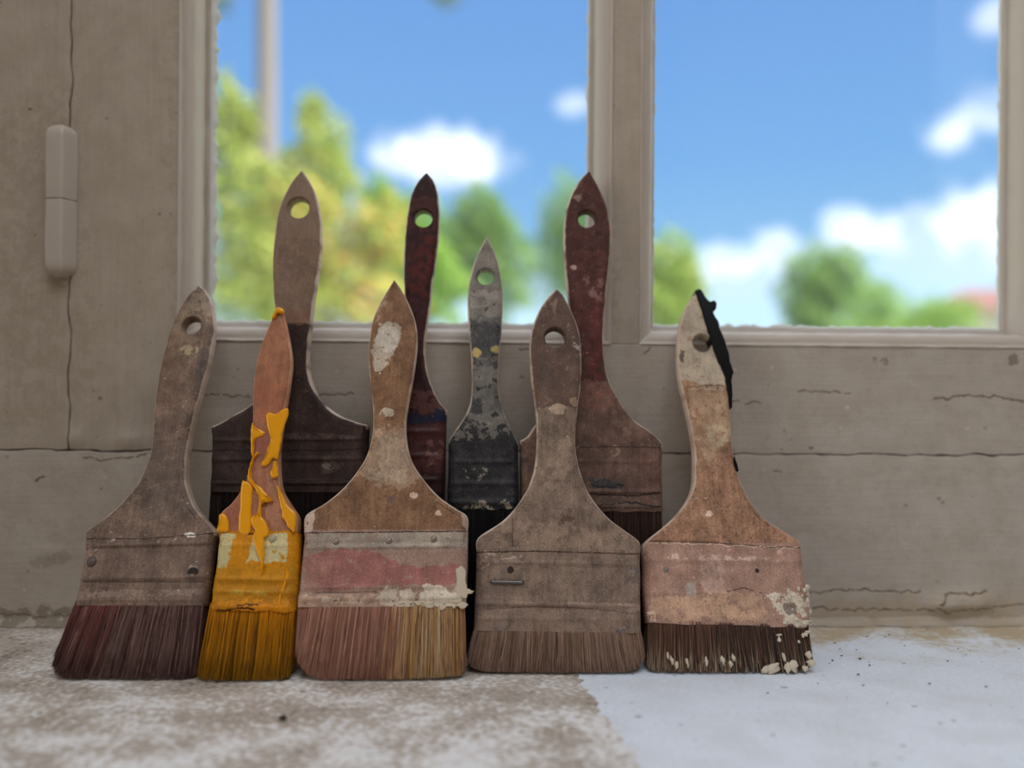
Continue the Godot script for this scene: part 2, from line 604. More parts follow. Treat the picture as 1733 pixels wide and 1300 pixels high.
# ================================================================ the old window
# a board with an uneven painted face; the edges named in gap wander (metres of play on left, right, bottom, top)
func board(x0: float, x1: float, y0: float, y1: float, z: float, thick: float, gap: Array, seed_at: float, lumps := [], step := 0.004) -> Shape:
	var nx := int(ceil((x1 - x0) / step)) + 1
	var ny := int(ceil((y1 - y0) / step)) + 1
	var p := PackedVector3Array()
	for jj in ny + 2:
		var j := clampi(jj - 1, 0, ny - 1)
		for ii in nx + 2:
			var i := clampi(ii - 1, 0, nx - 1)
			var x := lerpf(x0, x1, float(i) / (nx - 1))
			var y := lerpf(y0, y1, float(j) / (ny - 1))
			x = x0 + 0.0009 if i == 1 else (x1 - 0.0009 if i == nx - 2 else x)
			y = y0 + 0.0009 if j == 1 else (y1 - 0.0009 if j == ny - 2 else y)
			var d := minf(minf(x - x0 + (0.0 if gap[0] > 0 else 1.0), x1 - x + (0.0 if gap[1] > 0 else 1.0)), minf(y - y0 + (0.0 if gap[2] > 0 else 1.0), y1 - y + (0.0 if gap[3] > 0 else 1.0)))
			var zz := z + (smooth_tile("mid", x * 900 + seed_at, y * 900) - 0.5) * 0.0004 + (smooth_tile("coarse", x * 700 + seed_at, y * 700) - 0.5) * 0.0010
			if d < 0.0008:
				zz -= 0.0007
			for l in lumps:
				var q := Vector2((x - l[0]) / l[2], (y - l[1]) / l[3])
				if q.length_squared() < 9.0:
					zz += l[4] * exp(-q.length_squared()) * (0.6 + 0.8 * smooth_tile("mid", x * 3000, y * 3000))
			var fx := float(i) / (nx - 1)
			var fy := float(j) / (ny - 1)
			if i == 0:
				x += gap[0] * maxf(0.0, smooth_tile("warp", y * 1500 + seed_at, 3) - 0.42) * 2.0
			if i == nx - 1:
				x -= gap[1] * maxf(0.0, smooth_tile("warp", y * 1500 + seed_at, 33) - 0.42) * 2.0
			if j == 0:
				y += gap[2] * maxf(0.0, smooth_tile("warp", x * 1500 + seed_at, 63) - 0.42) * 2.0
			if j == ny - 1:
				y -= gap[3] * maxf(0.0, smooth_tile("warp", x * 1500 + seed_at, 93) - 0.42) * 2.0
			if gap[2] > 0 or gap[3] > 0:
				y += (smooth_tile("warp2", x * 700, 11) - 0.5) * 0.003 * (fy if gap[3] > 0 else 0.0) + (smooth_tile("warp2", x * 700, 11) - 0.5) * 0.003 * ((1.0 - fy) if gap[2] > 0 else 0.0)
			if gap[0] > 0 or gap[1] > 0:
				x += (smooth_tile("warp2", y * 500, 71) - 0.5) * 0.004 * ((fx if gap[1] > 0 else 0.0) + ((1.0 - fx) if gap[0] > 0 else 0.0))
			if ii == 0 or ii == nx + 1 or jj == 0 or jj == ny + 1:
				zz = z - thick
			p.append(Vector3(x, y, zz))
	var s := Shape.new()
	s.grid(nx + 2, ny + 2, p)
	return s


const PROFILE := [[-0.0006, 0.0004], [-0.0003, -0.0007], [0.0003, -0.0011], [0.0009, -0.0007], [0.0014, 0.0014], [0.0022, 0.0032], [0.0030, 0.0031], [0.0052, 0.0034], [0.0074, 0.0045], [0.0092, 0.0066], [0.0104, 0.0096], [0.0108, 0.0118], [0.0110, 0.0215], [0.0140, 0.0222], [0.0144, 0.0270]]


func moulding(a: Vector2, b: Vector2, inward: Vector2, at: float) -> Shape:
	var along := (b - a).normalized()
	var long := a.distance_to(b)
	var nl := int(long / 0.006) + 2
	var p := PackedVector3Array()
	for k in PROFILE.size():
		var ins: float = PROFILE[k][0]
		for i in nl:
			var t := lerpf(maxf(ins, 0.0), long - maxf(ins, 0.0), float(i) / (nl - 1))
			var wob := (smooth_tile("mid", t * 1100 + at * 300, k * 9.0) - 0.5) * 0.0009 + (smooth_tile("warp", t * 2500 + at * 90, k * 40.0) - 0.5) * 0.0006
			var q := a + along * t + inward * (ins + wob)
			p.append(Vector3(q.x, q.y, WALL_Z - PROFILE[k][1] + wob * 0.7))
	var s := Shape.new()
	if along.cross(inward) < 0.0:
		var rev := PackedVector3Array()
		for k in PROFILE.size():
			for i in nl:
				rev.append(p[k * nl + nl - 1 - i])
		p = rev
	s.grid(nl, PROFILE.size(), p)
	return s


func putty_strip(a: Vector2, b: Vector2, inward: Vector2, z: float, wide: float, at: float) -> Shape:
	var along := (b - a).normalized()
	var long := a.distance_to(b)
	var nl := int(long / 0.0025) + 2
	var p := PackedVector3Array()
	for k in 4:
		for i in nl:
			var t := long * i / (nl - 1)
			var w := wide * (0.35 + 1.3 * pow(smooth_tile("warp", t * 1600 + at * 77, at * 13), 1.5) + 0.35 * smooth_tile("fine", t * 1600, at * 31))
			var q: Vector2 = a + along * t + inward * [-0.001, 0.0, w * 0.85, w][k]
			p.append(Vector3(q.x, q.y, z + [0.0, 0.0022, 0.0012, -0.0002][k]))
	if along.cross(inward) < 0.0:
		var rev := PackedVector3Array()
		for k in 4:
			for i in nl:
				rev.append(p[k * nl + nl - 1 - i])
		p = rev
	var s := Shape.new()
	s.grid(nl, 4, p)
	return s


func window_wall() -> void:
	var crack_x := on_wall(118, 400).x
	var stile_x := on_wall(302, 300).x
	var rail_y0 := on_wall(866, 766).y
	var rail_y1 := on_wall(866, 581).y
	var mun_x0 := on_wall(1036, 200).x
	var mun_x1 := on_wall(1085, 200).x
	var right_x := on_wall(1692, 200, WALL_Z - 0.026).x + 0.0144
	var top := 1.14
	# ---- paint of the rails: one picture over the whole width, cracks where they are
	var w := 2048
	var h := 512
	var span := 1.04
	var tall := 0.26
	var coat := ground_coat(w, h, own_bytes([137, 129, 120]), own_bytes([131, 122, 112]), 0.05, 0.022, 3, true)
	var rgb: PackedByteArray = coat[0]
	var hgt: PackedByteArray = coat[1]
	var tx := func(px: float, py: float) -> Vector2:
		var q := on_wall(px, py)
		return Vector2((q.x + 0.52) / span * w, (tall - 0.02 - q.y) / tall * h)
	var line := func(list: Array) -> PackedVector2Array:
		var o := PackedVector2Array()
		for k in range(0, list.size(), 2):
			o.append(tx.call(list[k], list[k + 1]))
		return o
	var dirt := own_bytes([74, 63, 54])
	for a in [[[1580, 676, 1640, 671, 1690, 672, 1733, 680], 1.3], [[1150, 672, 1230, 680, 1290, 682], 0.9], [[1340, 662, 1440, 664], 0.6], [[1370, 1003, 1440, 998, 1500, 1000, 1560, 1002], 0.9], [[1375, 1030, 1450, 1032, 1580, 1031], 1.1], [[1585, 1022, 1600, 1005, 1640, 1004, 1675, 998], 1.2], [[1580, 1028, 1600, 1035, 1680, 1028, 1733, 1022], 1.1], [[0, 1040, 60, 1044, 130, 1040], 0.9], [[140, 772, 180, 780, 250, 768], 0.8], [[340, 668, 430, 672, 600, 668], 0.7], [[60, 815, 75, 806], 1.4], [[1310, 796, 1325, 798], 1.2], [[880, 592, 900, 590], 0.8], [[1100, 588, 1088, 600], 0.8]]:
		crack_line(rgb, hgt, w, h, line.call(a[0]), dirt, a[1], 5.0, int(a[0][0]) % 97)
	for a in [[[1475, 604, 1503, 604, 1503, 618, 1475, 618], 0.8], [[1706, 596, 1722, 596, 1722, 616, 1706, 616], 0.8], [[45, 950, 110, 930, 120, 950, 60, 965], 0.25]]:
		daub(rgb, hgt, w, h, line.call(a[0]), own_bytes([95, 84, 74]), a[1], 5.0, 0.6, -30, int(a[0][0]) % 41)
	daub(rgb, hgt, w, h, line.call([1385, 1005, 1480, 1010, 1560, 1006, 1733, 1000, 1733, 1060, 1385, 1060]), own_bytes([140, 124, 98]), 0.3, 26.0, 0.7, 6, 5)
	daub(rgb, hgt, w, h, line.call([0, 1030, 140, 1025, 300, 1040, 300, 1080, 0, 1080]), own_bytes([92, 82, 68]), 0.6, 12.0, 0.7, 6, 6)
	for k in 3:
		daub(rgb, hgt, w, h, line.call([0, 700 + k * 90, 1733, 690 + k * 100, 1733, 720 + k * 100, 0, 735 + k * 90]), own_bytes([112, 102, 90]), 0.12, 24.0, 0.45, 2, 9 + k)
	dots(rgb, hgt, w, h, 220, own_bytes([70, 60, 52]), 0.6, 3.0, -30)
	dots(rgb, hgt, w, h, 120, own_bytes([165, 156, 146]), 0.6, 2.6, 40)
	var rail_mat := picture_mat(finish(w, h, rgb, hgt), 0.6, 0.04)
	var rail_uv := {"ax": Vector3(1.0 / span, 0, 0), "a0": 0.5, "bx": Vector3(0, -1.0 / tall, 0), "b0": (tall - 0.02) / tall}
	# ---- paint of the uprights: a picture that repeats along them
	coat = ground_coat(512, 1024, own_bytes([134, 124, 113]), own_bytes([128, 118, 106]), 0.04, 0.022, 8)
	rgb = coat[0]
	hgt = coat[1]
	daub(rgb, hgt, 512, 1024, PackedVector2Array([Vector2(40, 100), Vector2(160, 90), Vector2(200, 900), Vector2(60, 950)]), own_bytes([118, 106, 92]), 0.3, 25.0, 0.5, 4, 3)
	daub(rgb, hgt, 512, 1024, PackedVector2Array([Vector2(300, 300), Vector2(420, 250), Vector2(460, 700), Vector2(330, 760)]), own_bytes([118, 106, 92]), 0.3, 25.0, 0.5, 4, 4)
	dots(rgb, hgt, 512, 1024, 90, own_bytes([66, 56, 48]), 0.6, 2.6, -40)
	dots(rgb, hgt, 512, 1024, 60, own_bytes([160, 150, 140]), 0.6, 2.6, 40)
	var post_mat := picture_mat(finish(512, 1024, rgb, hgt), 0.62, 0.025)
	var post_uv := {"ax": Vector3(1.0 / 0.26, 0, 0), "a0": 0.0, "bx": Vector3(0, -1.0 / 0.52, 0), "b0": 0.0}

	var win := Node3D.new()
	win.name = "window_1"
	add_child(win)
	tag(win, "old casement window with cracked cream paint and two panes", "", "", "structure")
	var lump_low := []
	for l in [[1600, 1020, 0.014, 0.006, 0.007], [1650, 1018, 0.012, 0.006, 0.006], [90, 935, 0.012, 0.0022, 0.0016], [1450, 1015, 0.03, 0.004, 0.001]]:
		var q := on_wall(l[0], l[1])
		lump_low.append([q.x, q.y, l[2], l[3], l[4]])
	var lump_post := []
	for l in [[203, 660, 0.0035, 0.03, 0.0030], [226, 690, 0.003, 0.026, 0.0036], [246, 650, 0.003, 0.03, 0.0028], [215, 745, 0.012, 0.006, 0.003], [125, 745, 0.006, 0.006, 0.004]]:
		var q := on_wall(l[0], l[1])
		lump_post.append([q.x, q.y, l[2], l[3], l[4]])
	part("frame_rail", board(-0.52, 0.52, -0.03, rail_y0 - 0.0001, WALL_Z, 0.04, [0, 0, 0, 0.0011], 0.0, lump_low).mesh(rail_uv), rail_mat, win)
	part("frame_post", board(-0.52, crack_x - 0.0001, rail_y0 + 0.0002, 1.3, WALL_Z, 0.04, [0, 0.0008, 0.0010, 0], 50.0, lump_post).mesh(post_uv), post_mat, win)
	part("frame_post", board(right_x + 0.045, 0.52, rail_y0 + 0.0002, 1.3, WALL_Z, 0.04, [0.0008, 0, 0.0010, 0], 90.0).mesh(post_uv), post_mat, win)
	part("sash_stile", board(crack_x + 0.0003, stile_x, rail_y0 + 0.0002, 1.2, WALL_Z, 0.034, [0.0008, 0, 0.0010, 0], 130.0, lump_post).mesh(post_uv), post_mat, win)
	part("sash_stile", board(right_x, right_x + 0.044, rail_y0 + 0.0002, 1.2, WALL_Z, 0.034, [0, 0.0008, 0.0010, 0], 170.0).mesh(post_uv), post_mat, win)
	part("sash_rail", board(stile_x, right_x, rail_y0 + 0.0002, rail_y1, WALL_Z, 0.034, [0, 0, 0.0010, 0], 0.0).mesh(rail_uv), rail_mat, win)
	part("sash_rail", board(stile_x, right_x, top, 1.2, WALL_Z, 0.034, [0, 0, 0, 0], 210.0).mesh(post_uv), post_mat, win)
	part("frame_rail", board(-0.52, 0.52, 1.2, 1.31, WALL_Z, 0.04, [0, 0, 0.002, 0], 250.0).mesh(post_uv), post_mat, win)
	part("muntin", board(mun_x0, mun_x1, rail_y1, top, WALL_Z, 0.02, [0, 0, 0, 0], 290.0).mesh(post_uv), post_mat, win)
	# core of the frame behind the cracks, so that nothing shines through them
	part("frame_core", block(Vector3(-0.52, -0.03, WALL_Z - 0.05), Vector3(0.52, rail_y0 + 0.02, WALL_Z - 0.012)), mat(Color(0.42, 0.33, 0.24), 0.95), win)
	part("frame_core", block(Vector3(-0.52, rail_y0, WALL_Z - 0.05), Vector3(crack_x + 0.03, 1.3, WALL_Z - 0.012)), mat(Color(0.42, 0.33, 0.24), 0.95), win)
	var mould_mat := mat(own([142, 133, 124]), 0.5)
	var putty_mat := mat(Color(0.70, 0.71, 0.69), 0.8)
	var glass := StandardMaterial3D.new()
	glass.transparency = BaseMaterial3D.TRANSPARENCY_ALPHA
	glass.albedo_color = Color(0.9, 0.95, 0.93, 0.04)
	glass.roughness = 0.02
	var k := 0.0
	for box in [[stile_x, mun_x0], [mun_x1, right_x]]:
		var lo := Vector2(box[0], rail_y1)
		var hi := Vector2(box[1], top)
		var corner := [lo, Vector2(hi.x, lo.y), hi, Vector2(lo.x, hi.y)]
		var inside := [Vector2.DOWN * -1.0, Vector2.LEFT, Vector2.UP, Vector2.RIGHT]
		inside = [Vector2(0, 1), Vector2(-1, 0), Vector2(0, -1), Vector2(1, 0)]
		for e in 4:
			k += 1.0
			part("moulding", moulding(corner[e], corner[(e + 1) % 4], inside[e], k).mesh(), mould_mat, win)
			var a: Vector2 = corner[e] + (inside[e] + inside[(e + 3) % 4]) * 0.0142
			var b: Vector2 = corner[(e + 1) % 4] + (inside[e] + inside[(e + 1) % 4]) * 0.0142
			part("putty", putty_strip(a, b, inside[e], WALL_Z - 0.0262, 0.0042 if e == 3 and k < 5 else (0.003 if e == 0 else 0.0016), k).mesh(), putty_mat, win)
		var pane := BoxMesh.new()
		pane.size = Vector3(hi.x - lo.x - 0.024, hi.y - lo.y - 0.024, 0.003)
		var o := part("pane", pane, glass, win)
		o.position = Vector3((lo.x + hi.x) / 2, (lo.y + hi.y) / 2, WALL_Z - 0.0285)
	# ---- hinge, painted over: two knuckles with blunt ends
	var hinge := Node3D.new()
	hinge.name = "hinge"
	win.add_child(hinge)
	tag(hinge, "painted-over knuckle hinge beside the crack")
	var ha := on_wall(107, 214)
	var hb := on_wall(107, 471)
	var hm := on_wall(107, 341)
	hinge.position = Vector3(ha.x, hb.y, WALL_Z)
	var hr := 0.0101
	for q in [[hm.y + 0.0002 - hb.y, ha.y - hb.y, 1], [0.0, hm.y - 0.0002 - hb.y, -1]]:
		var s := Shape.new()
		var ring := PackedVector3Array()
		var rows := [[0.0, 0.25], [0.03, 0.6], [0.07, 0.85], [0.13, 0.97], [0.2, 1.0], [0.5, 1.02], [0.8, 0.99], [0.985, 0.98], [1.0, 0.93]]
		for j in rows.size():
			var r: Array = rows[j]
			var y: float = lerpf(q[1], q[0], r[0]) if q[2] > 0 else lerpf(q[0], q[1], r[0])
			for i in 20:
				var a: float = TAU / 5.0 * (i / 4) + [-0.56, -0.50, 0.50, 0.56][i % 4] - 0.15
				var fac := lerpf(1.0, 0.809 / cos(fposmod(a + 0.15 + PI / 5, TAU / 5) - PI / 5), 0.9) * 1.12 + (smooth_tile("mid", i * 3.0, y * 2000) - 0.5) * 0.05
				ring.append(Vector3(sin(a) * hr * r[1] * fac, y, cos(a) * hr * r[1] * fac * 0.95 + 0.0015))
		if q[2] > 0:
			var flip := PackedVector3Array()
			for j in rows.size():
				for i in 20:
					flip.append(ring[(rows.size() - 1 - j) * 20 + i])
			ring = flip
		s.grid(20, rows.size(), ring, true)
		part("knuckle", s.mesh(), mould_mat, hinge)
	# ---- caked paint and plaster in the corner between sill and frame
	var cp := PackedVector3Array()
	var nl := 260
	for r in 6:
		for i in nl:
			var x := lerpf(-0.52, 0.52, float(i) / (nl - 1))
			var size := 0.0045 + 0.005 * smooth_tile("mid", x * 900, 40) + 0.002 * smooth_tile("fine", x * 1500, 9)
			var a := PI / 2 * r / 5.0
			cp.append(Vector3(x, size * (1.0 - cos(a)) - 0.0004 + (smooth_tile("mid", x * 2400, r * 17.0) - 0.5) * 0.0012, WALL_Z + size * (1.0 - sin(a)) - 0.0004))
	var cs := Shape.new()
	cs.grid(nl, 6, cp)
	part("caked_paint", cs.mesh(rail_uv), rail_mat, win)


func sill() -> void:
	var w := 1536
	var h := 512
	var x0 := -0.52
	var z0 := -0.115
	var sx := 1.04 / w
	var sz := 0.31 / h
	var rgb := PackedByteArray()
	var hgt := PackedByteArray()
	rgb.resize(w * h * 3)
	hgt.resize(w * h)
	var stone := own_bytes([168, 160, 151], 1.7)
	var dusk := own_bytes([142, 132, 122], 1.7)
	var chalk := own_bytes([204, 207, 212], 1.45)
	var paint := Vector3(232, 239, 249)
	var paint2 := Vector3(224, 229, 236)
	var grime_shade := own_bytes([150, 130, 100], 1.6)  # dirt by the wall, with the shade there painted into the same tone
	for j in h:
		var z := z0 + j * sz
		for i in w:
			var x := x0 + i * sx
			var mm := Vector2(x, z) * 1000.0
			var c := smooth_tile("coarse", mm.x * 1.1 + 90, mm.y * 1.6)
			var m := smooth_tile("mid", mm.x * 3.6, mm.y * 4.2)
			var f := tile("fine", i, j * 1.2)
			var edge := 0.055 + (smooth_tile("warp", mm.y * 2.2, 7) - 0.5) * 0.007 + (tile("warp2", i * 2.0, j * 2.0) - 0.5) * 0.001 + z * 0.16
			var col: Vector3
			var up := 100.0
			if x > edge or (z < -0.02 and x > edge - 0.03 - (smooth_tile("warp2", mm.x * 1.5, 90) - 0.5) * 0.05):
				col = paint.lerp(paint2, clampf((c - 0.35) * 2.0, 0, 1)) * (0.97 + 0.06 * f)
				up = 130.0 + m * 30.0
				var g := c * 0.5 + m * 0.28 + f * 0.22 + (-z - 0.056) * 7.0
				if g > 0.5:
					col = col.lerp(grime_shade, clampf((g - 0.5) * 2.6, 0, 0.8))
				if m > 0.86:
					col = col.lerp(paint2 * 0.86, 0.6)
			else:
				col = dusk.lerp(stone, clampf((c - 0.3) * 2.2, 0, 1)) * (0.86 + 0.28 * f)
				var q := m * 0.42 + c * 0.34 + f * 0.24 + clampf(z, -0.1, 0.1) * 1.1
				if q > 0.53:
					col = col.lerp(chalk, clampf((q - 0.53) * 6.0, 0, 0.9))
				elif q < 0.4:
					col *= 1.0 - clampf((0.4 - q) * 1.6, 0.0, 0.2)
					up += 30.0
				up += m * 60.0 + f * 30.0
			var k := j * w + i
			rgb[k * 3] = int(clampf(col.x, 0, 255))
			rgb[k * 3 + 1] = int(clampf(col.y, 0, 255))
			rgb[k * 3 + 2] = int(clampf(col.z, 0, 255))
			hgt[k] = int(clampf(up, 0, 255))
	dots(rgb, hgt, w, h, 260, own_bytes([70, 60, 52]), 0.5, 2.2, 20)
	var m := picture_mat(finish(w, h, rgb, hgt), 0.6, 0.06)
	var uv := {"ax": Vector3(1.0 / 1.04, 0, 0), "a0": 0.5, "bx": Vector3(0, 0, 1.0 / 0.31), "b0": 0.115 / 0.31}
	var nx := 210
	var nz := 62
	var p := PackedVector3Array()
	for jj in nz + 1:
		var j := mini(jj, nz - 1)
		for i in nx:
			var x := lerpf(-0.52, 0.52, float(i) / (nx - 1))
			var z := lerpf(0.192, -0.14, float(nz - 1 - j) / (nz - 1))
			z = lerpf(-0.14, 0.192, float(nz - 1 - j) / (nz - 1))
			var y := -0.0003 - 0.0004 * smooth_tile("mid", x * 1500, z * 1500) - 0.0006 * smooth_tile("coarse", x * 900, z * 900)
			p.append(Vector3(x, y if jj < nz else -0.05, z))
	# rows run from the front edge to the window
	var front := PackedVector3Array()
	for i in nx:
		front.append(Vector3(p[i].x, -0.045, 0.192))
	front.append_array(p)
	var s := Shape.new()
	s.grid(nx, nz + 2, front)
	structure("window_sill", s.mesh(uv), m, "timeworn window sill, bare speckled plaster meeting white paint")
	# ground under the sill so that it is a slab
	structure("trim_1", block(Vector3(-0.52, -0.046, -0.12), Vector3(0.52, -0.006, 0.188)), mat(Color(0.4, 0.37, 0.33), 0.9), "slab under the painted window sill")


# ================================================================ outside
func leaf_mesh(s: Shape, at: Vector3, size: float, col: Color) -> void:
	var b := Basis.from_euler(Vector3(rng.randf_range(-1.2, 1.2), rng.randf() * TAU, rng.randf_range(-0.8, 0.8)))
	var base := s.v.size()
	var nn := (b * Vector3.UP).normalized()
	for q in [Vector3(-0.5, 0, 0), Vector3(0, 0.08, 0.28), Vector3(0.5, 0, 0), Vector3(0, 0.08, -0.28)]:
		s.v.append(at + b * (q * size))
		s.n.append(nn)
		s.c.append(col)
	s.idx.append_array(PackedInt32Array([base, base + 2, base + 1, base, base + 3, base + 2]))


func tube(s: Shape, a: Vector3, b: Vector3, ra: float, rb: float, sides := 9) -> void:
	var ax := (b - a).normalized()
	var u := ax.cross(Vector3(0.3, 0.2, 1)).normalized()
	var w := u.cross(ax)
	var p := PackedVector3Array()
	for e in 5:
		var t := e / 4.0
		for i in sides:
			var g := TAU * i / sides
			p.append(a.lerp(b, t) + (u * cos(g) - w * sin(g)) * lerpf(ra, rb, t) * (1.0 + 0.08 * sin(g * 3 + e)))
	p.reverse()
	s.grid(sides, 5, p, true)


func tree(label: String, lumps: Array, dist: float, cols: Array, leaves: int, size: float, trunk_px: float, ground: float, thick: float) -> void:
	var t := thing("tree", label, "tree", "trees beyond the window")
	var foot := eye + look(trunk_px, 650) * dist
	foot.y = ground
	t.position = foot
	var s := Shape.new()
	var weight := 0.0
	for l in lumps:
		weight += l[2] * l[3]
	for l in lumps:
		var c := eye + look(l[0], l[1]) * dist - foot
		var rx: float = l[2] / FOC * dist
		var ry: float = l[3] / FOC * dist
		for n in int(4.0 * leaves * l[2] * l[3] / weight):
			var d := Vector3(rng.randfn(), rng.randfn(), rng.randfn()).normalized()
			var r := pow(rng.randf(), 0.35) * (0.9 + 0.2 * sin(d.x * 5 + d.y * 7 + l[0]))
			var col: Color = cols[rng.randi() % cols.size()]
			var j := rng.randf_range(0.75, 1.2)
			leaf_mesh(s, c + Vector3(d.x * rx, d.y * ry, d.z * rx) * r, 0.5 * size * rng.randf_range(0.7, 1.3), Color(col.r * j, col.g * j, col.b * j))
	var m := StandardMaterial3D.new()
	m.vertex_color_use_as_albedo = true
	m.roughness = 0.7
	m.backlight_enabled = true
	m.backlight = Color(0.5, 0.5, 0.5)
	var f := part("foliage", s.mesh(), m, t)
	f.set_meta("kind", "stuff")
	var top := eye + look(lumps[0][0], lumps[0][1]) * dist - foot
	var tr := Shape.new()
	tube(tr, Vector3(0, -0.1, 0), Vector3(top.x * 0.6, top.y * 0.7, top.z * 0.5), thick, thick * 0.6)
	for l in lumps:
		var c := eye + look(l[0], l[1]) * dist - foot
		tube(tr, Vector3(top.x * 0.6, top.y * 0.7, top.z * 0.5), c, thick * 0.4, thick * 0.15, 6)
	part("trunk", tr.mesh(), mat(Color(0.30, 0.25, 0.21), 0.9), t)


func outside() -> void:
	var ground := -3.2
	structure("ground", block(Vector3(-70, ground - 0.3, -120), Vector3(70, ground, -0.6)), mat(Color(0.16, 0.22, 0.07), 0.95), "green lawn outside the window")
	var lime := [Color(0.36, 0.46, 0.10), Color(0.30, 0.44, 0.10), Color(0.46, 0.46, 0.11)]
	var green := [Color(0.22, 0.42, 0.06), Color(0.30, 0.48, 0.08), Color(0.18, 0.34, 0.06)]
	var deep := [Color(0.13, 0.27, 0.10), Color(0.18, 0.33, 0.10), Color(0.15, 0.26, 0.12)]
	var bloom := lime + lime + [Color(0.75, 0.22, 0.06)]
	tree("bright yellow-green leafy tree beside the grey trunk", [[450, 350, 110, 110], [385, 230, 45, 110], [545, 290, 70, 110], [450, 480, 140, 120], [530, 190, 30, 40], [420, 210, 25, 50]], 14.0, lime, 5200, 0.22, 440, ground, 0.16)
	tree("yellow-green shrub with orange blossoms in front of the trees", [[560, 430, 90, 90], [640, 410, 60, 90], [510, 360, 60, 70], [600, 510, 120, 70]], 11.0, bloom, 2600, 0.17, 570, ground, 0.10)
	tree("mid green rounded tree below the large white cloud", [[690, 400, 70, 90], [650, 360, 50, 70], [720, 480, 90, 90]], 16.0, green, 2600, 0.25, 690, ground, 0.16)
	tree("dark green rounded tree next to the blue gap of sky", [[820, 380, 55, 80], [780, 420, 60, 90], [850, 460, 60, 100]], 21.5, deep + green, 2600, 0.27, 810, ground, 0.17)
	tree("dark green tree rising behind the muntin", [[965, 370, 55, 90], [940, 440, 60, 90], [1000, 430, 60, 120]], 26.5, deep + green, 2400, 0.28, 960, ground, 0.18)
	tree("pale green tree seen through the second pane beside the muntin", [[1125, 460, 60, 70], [1160, 490, 40, 80], [1100, 520, 80, 70]], 22.0, lime + green, 2200, 0.3, 1120, ground, 0.18)
	tree("mid green distant tree with a broad square crown", [[1370, 490, 60, 80], [1420, 470, 55, 60], [1390, 560, 80, 70]], 34.0, green + deep, 2600, 0.4, 1390, ground, 0.25)
	tree("small mid green distant tree beside the square-crowned tree", [[1480, 510, 55, 50], [1500, 560, 60, 50]], 42.0, green, 1600, 0.36, 1490, ground, 0.2)
	tree("low hedge-like tree before the pink roof", [[1585, 535, 70, 35], [1560, 570, 90, 40]], 36.0, green, 1500, 0.36, 1580, ground, 0.2)
	# the tall grey trunk behind the yellow-green tree, its crown above
	var t := thing("tall_tree", "tall bare grey trunk rising behind the yellow-green tree", "tree")
	var dist := 19.0
	var foot := eye + look(450, 650) * dist
	foot.y = ground
	t.position = foot
	var s := Shape.new()
	var head := eye + look(452, -260) * dist - foot
	tube(s, Vector3(0, -0.1, 0), head, 0.3, 0.22, 12)
	for l in [[755, -50], [366, -80], [452, -420]]:
		tube(s, head * Vector3(1, 0.97, 1), eye + look(l[0], l[1]) * dist - foot, 0.08, 0.03, 7)
	part("trunk", s.mesh(), mat(Color(0.15, 0.14, 0.155), 0.9), t)
	var fl := Shape.new()
	for l in [[452, -420, 160, 100], [755, -26, 34, 42], [366, -60, 40, 90]]:
		var c := eye + look(l[0], l[1]) * dist - foot
		for n in int(l[2] * l[3] * 0.12):
			var d := Vector3(rng.randfn(), rng.randfn(), rng.randfn()).normalized() * pow(rng.randf(), 0.4)
			var j := rng.randf_range(0.7, 1.2)
			leaf_mesh(fl, c + Vector3(d.x * l[2], d.y * l[3], d.z * l[2]) / FOC * dist, 0.2, Color(0.16 * j, 0.2 * j, 0.05 * j))
	var m := StandardMaterial3D.new()
	m.vertex_color_use_as_albedo = true
	m.roughness = 0.7
	part("foliage", fl.mesh(), m, t).set_meta("kind", "stuff")
	# house with a pink roof
	var hd := 46.0
	var hh := thing("house", "distant pale house with a pink roof behind the low trees", "house")
	var hp := eye + look(1672, 650) * hd
	hp.y = ground
	hh.position = hp
	var eave := (eye + look(1672, 532) * hd).y - ground
	var ridge := (eye + look(1672, 492) * hd).y - ground
	part("wall", block(Vector3(-2.6, 0, -3), Vector3(2.6, eave, 3), 0.05), mat(Color(0.55, 0.52, 0.48), 0.9), hh)
	var rs := Shape.new()
	plate(rs, PackedVector2Array([Vector2(-3.0, eave - 0.1), Vector2(3.0, eave - 0.1), Vector2(2.0, ridge), Vector2(-1.6, ridge)]), func(y): return 3.4 - (y - eave) * 2.0, func(y): return -3.4 + (y - eave) * 2.0, 0.05)
	part("roof", rs.mesh(), mat(Color(0.50, 0.26, 0.27), 0.85), hh)


# ================================================================ brushes
func poly_len_at(pts: PackedVector2Array, t: float) -> Vector2:
	var total := 0.0
	for i in pts.size() - 1:
		total += pts[i].distance_to(pts[i + 1])
	var want := t * total
	for i in pts.size() - 1:
		var d := pts[i].distance_to(pts[i + 1])
		if want <= d or i == pts.size() - 2:
			return pts[i].lerp(pts[i + 1], clampf(want / maxf(d, 1e-9), 0.0, 1.0))
		want -= d
	return pts[0]


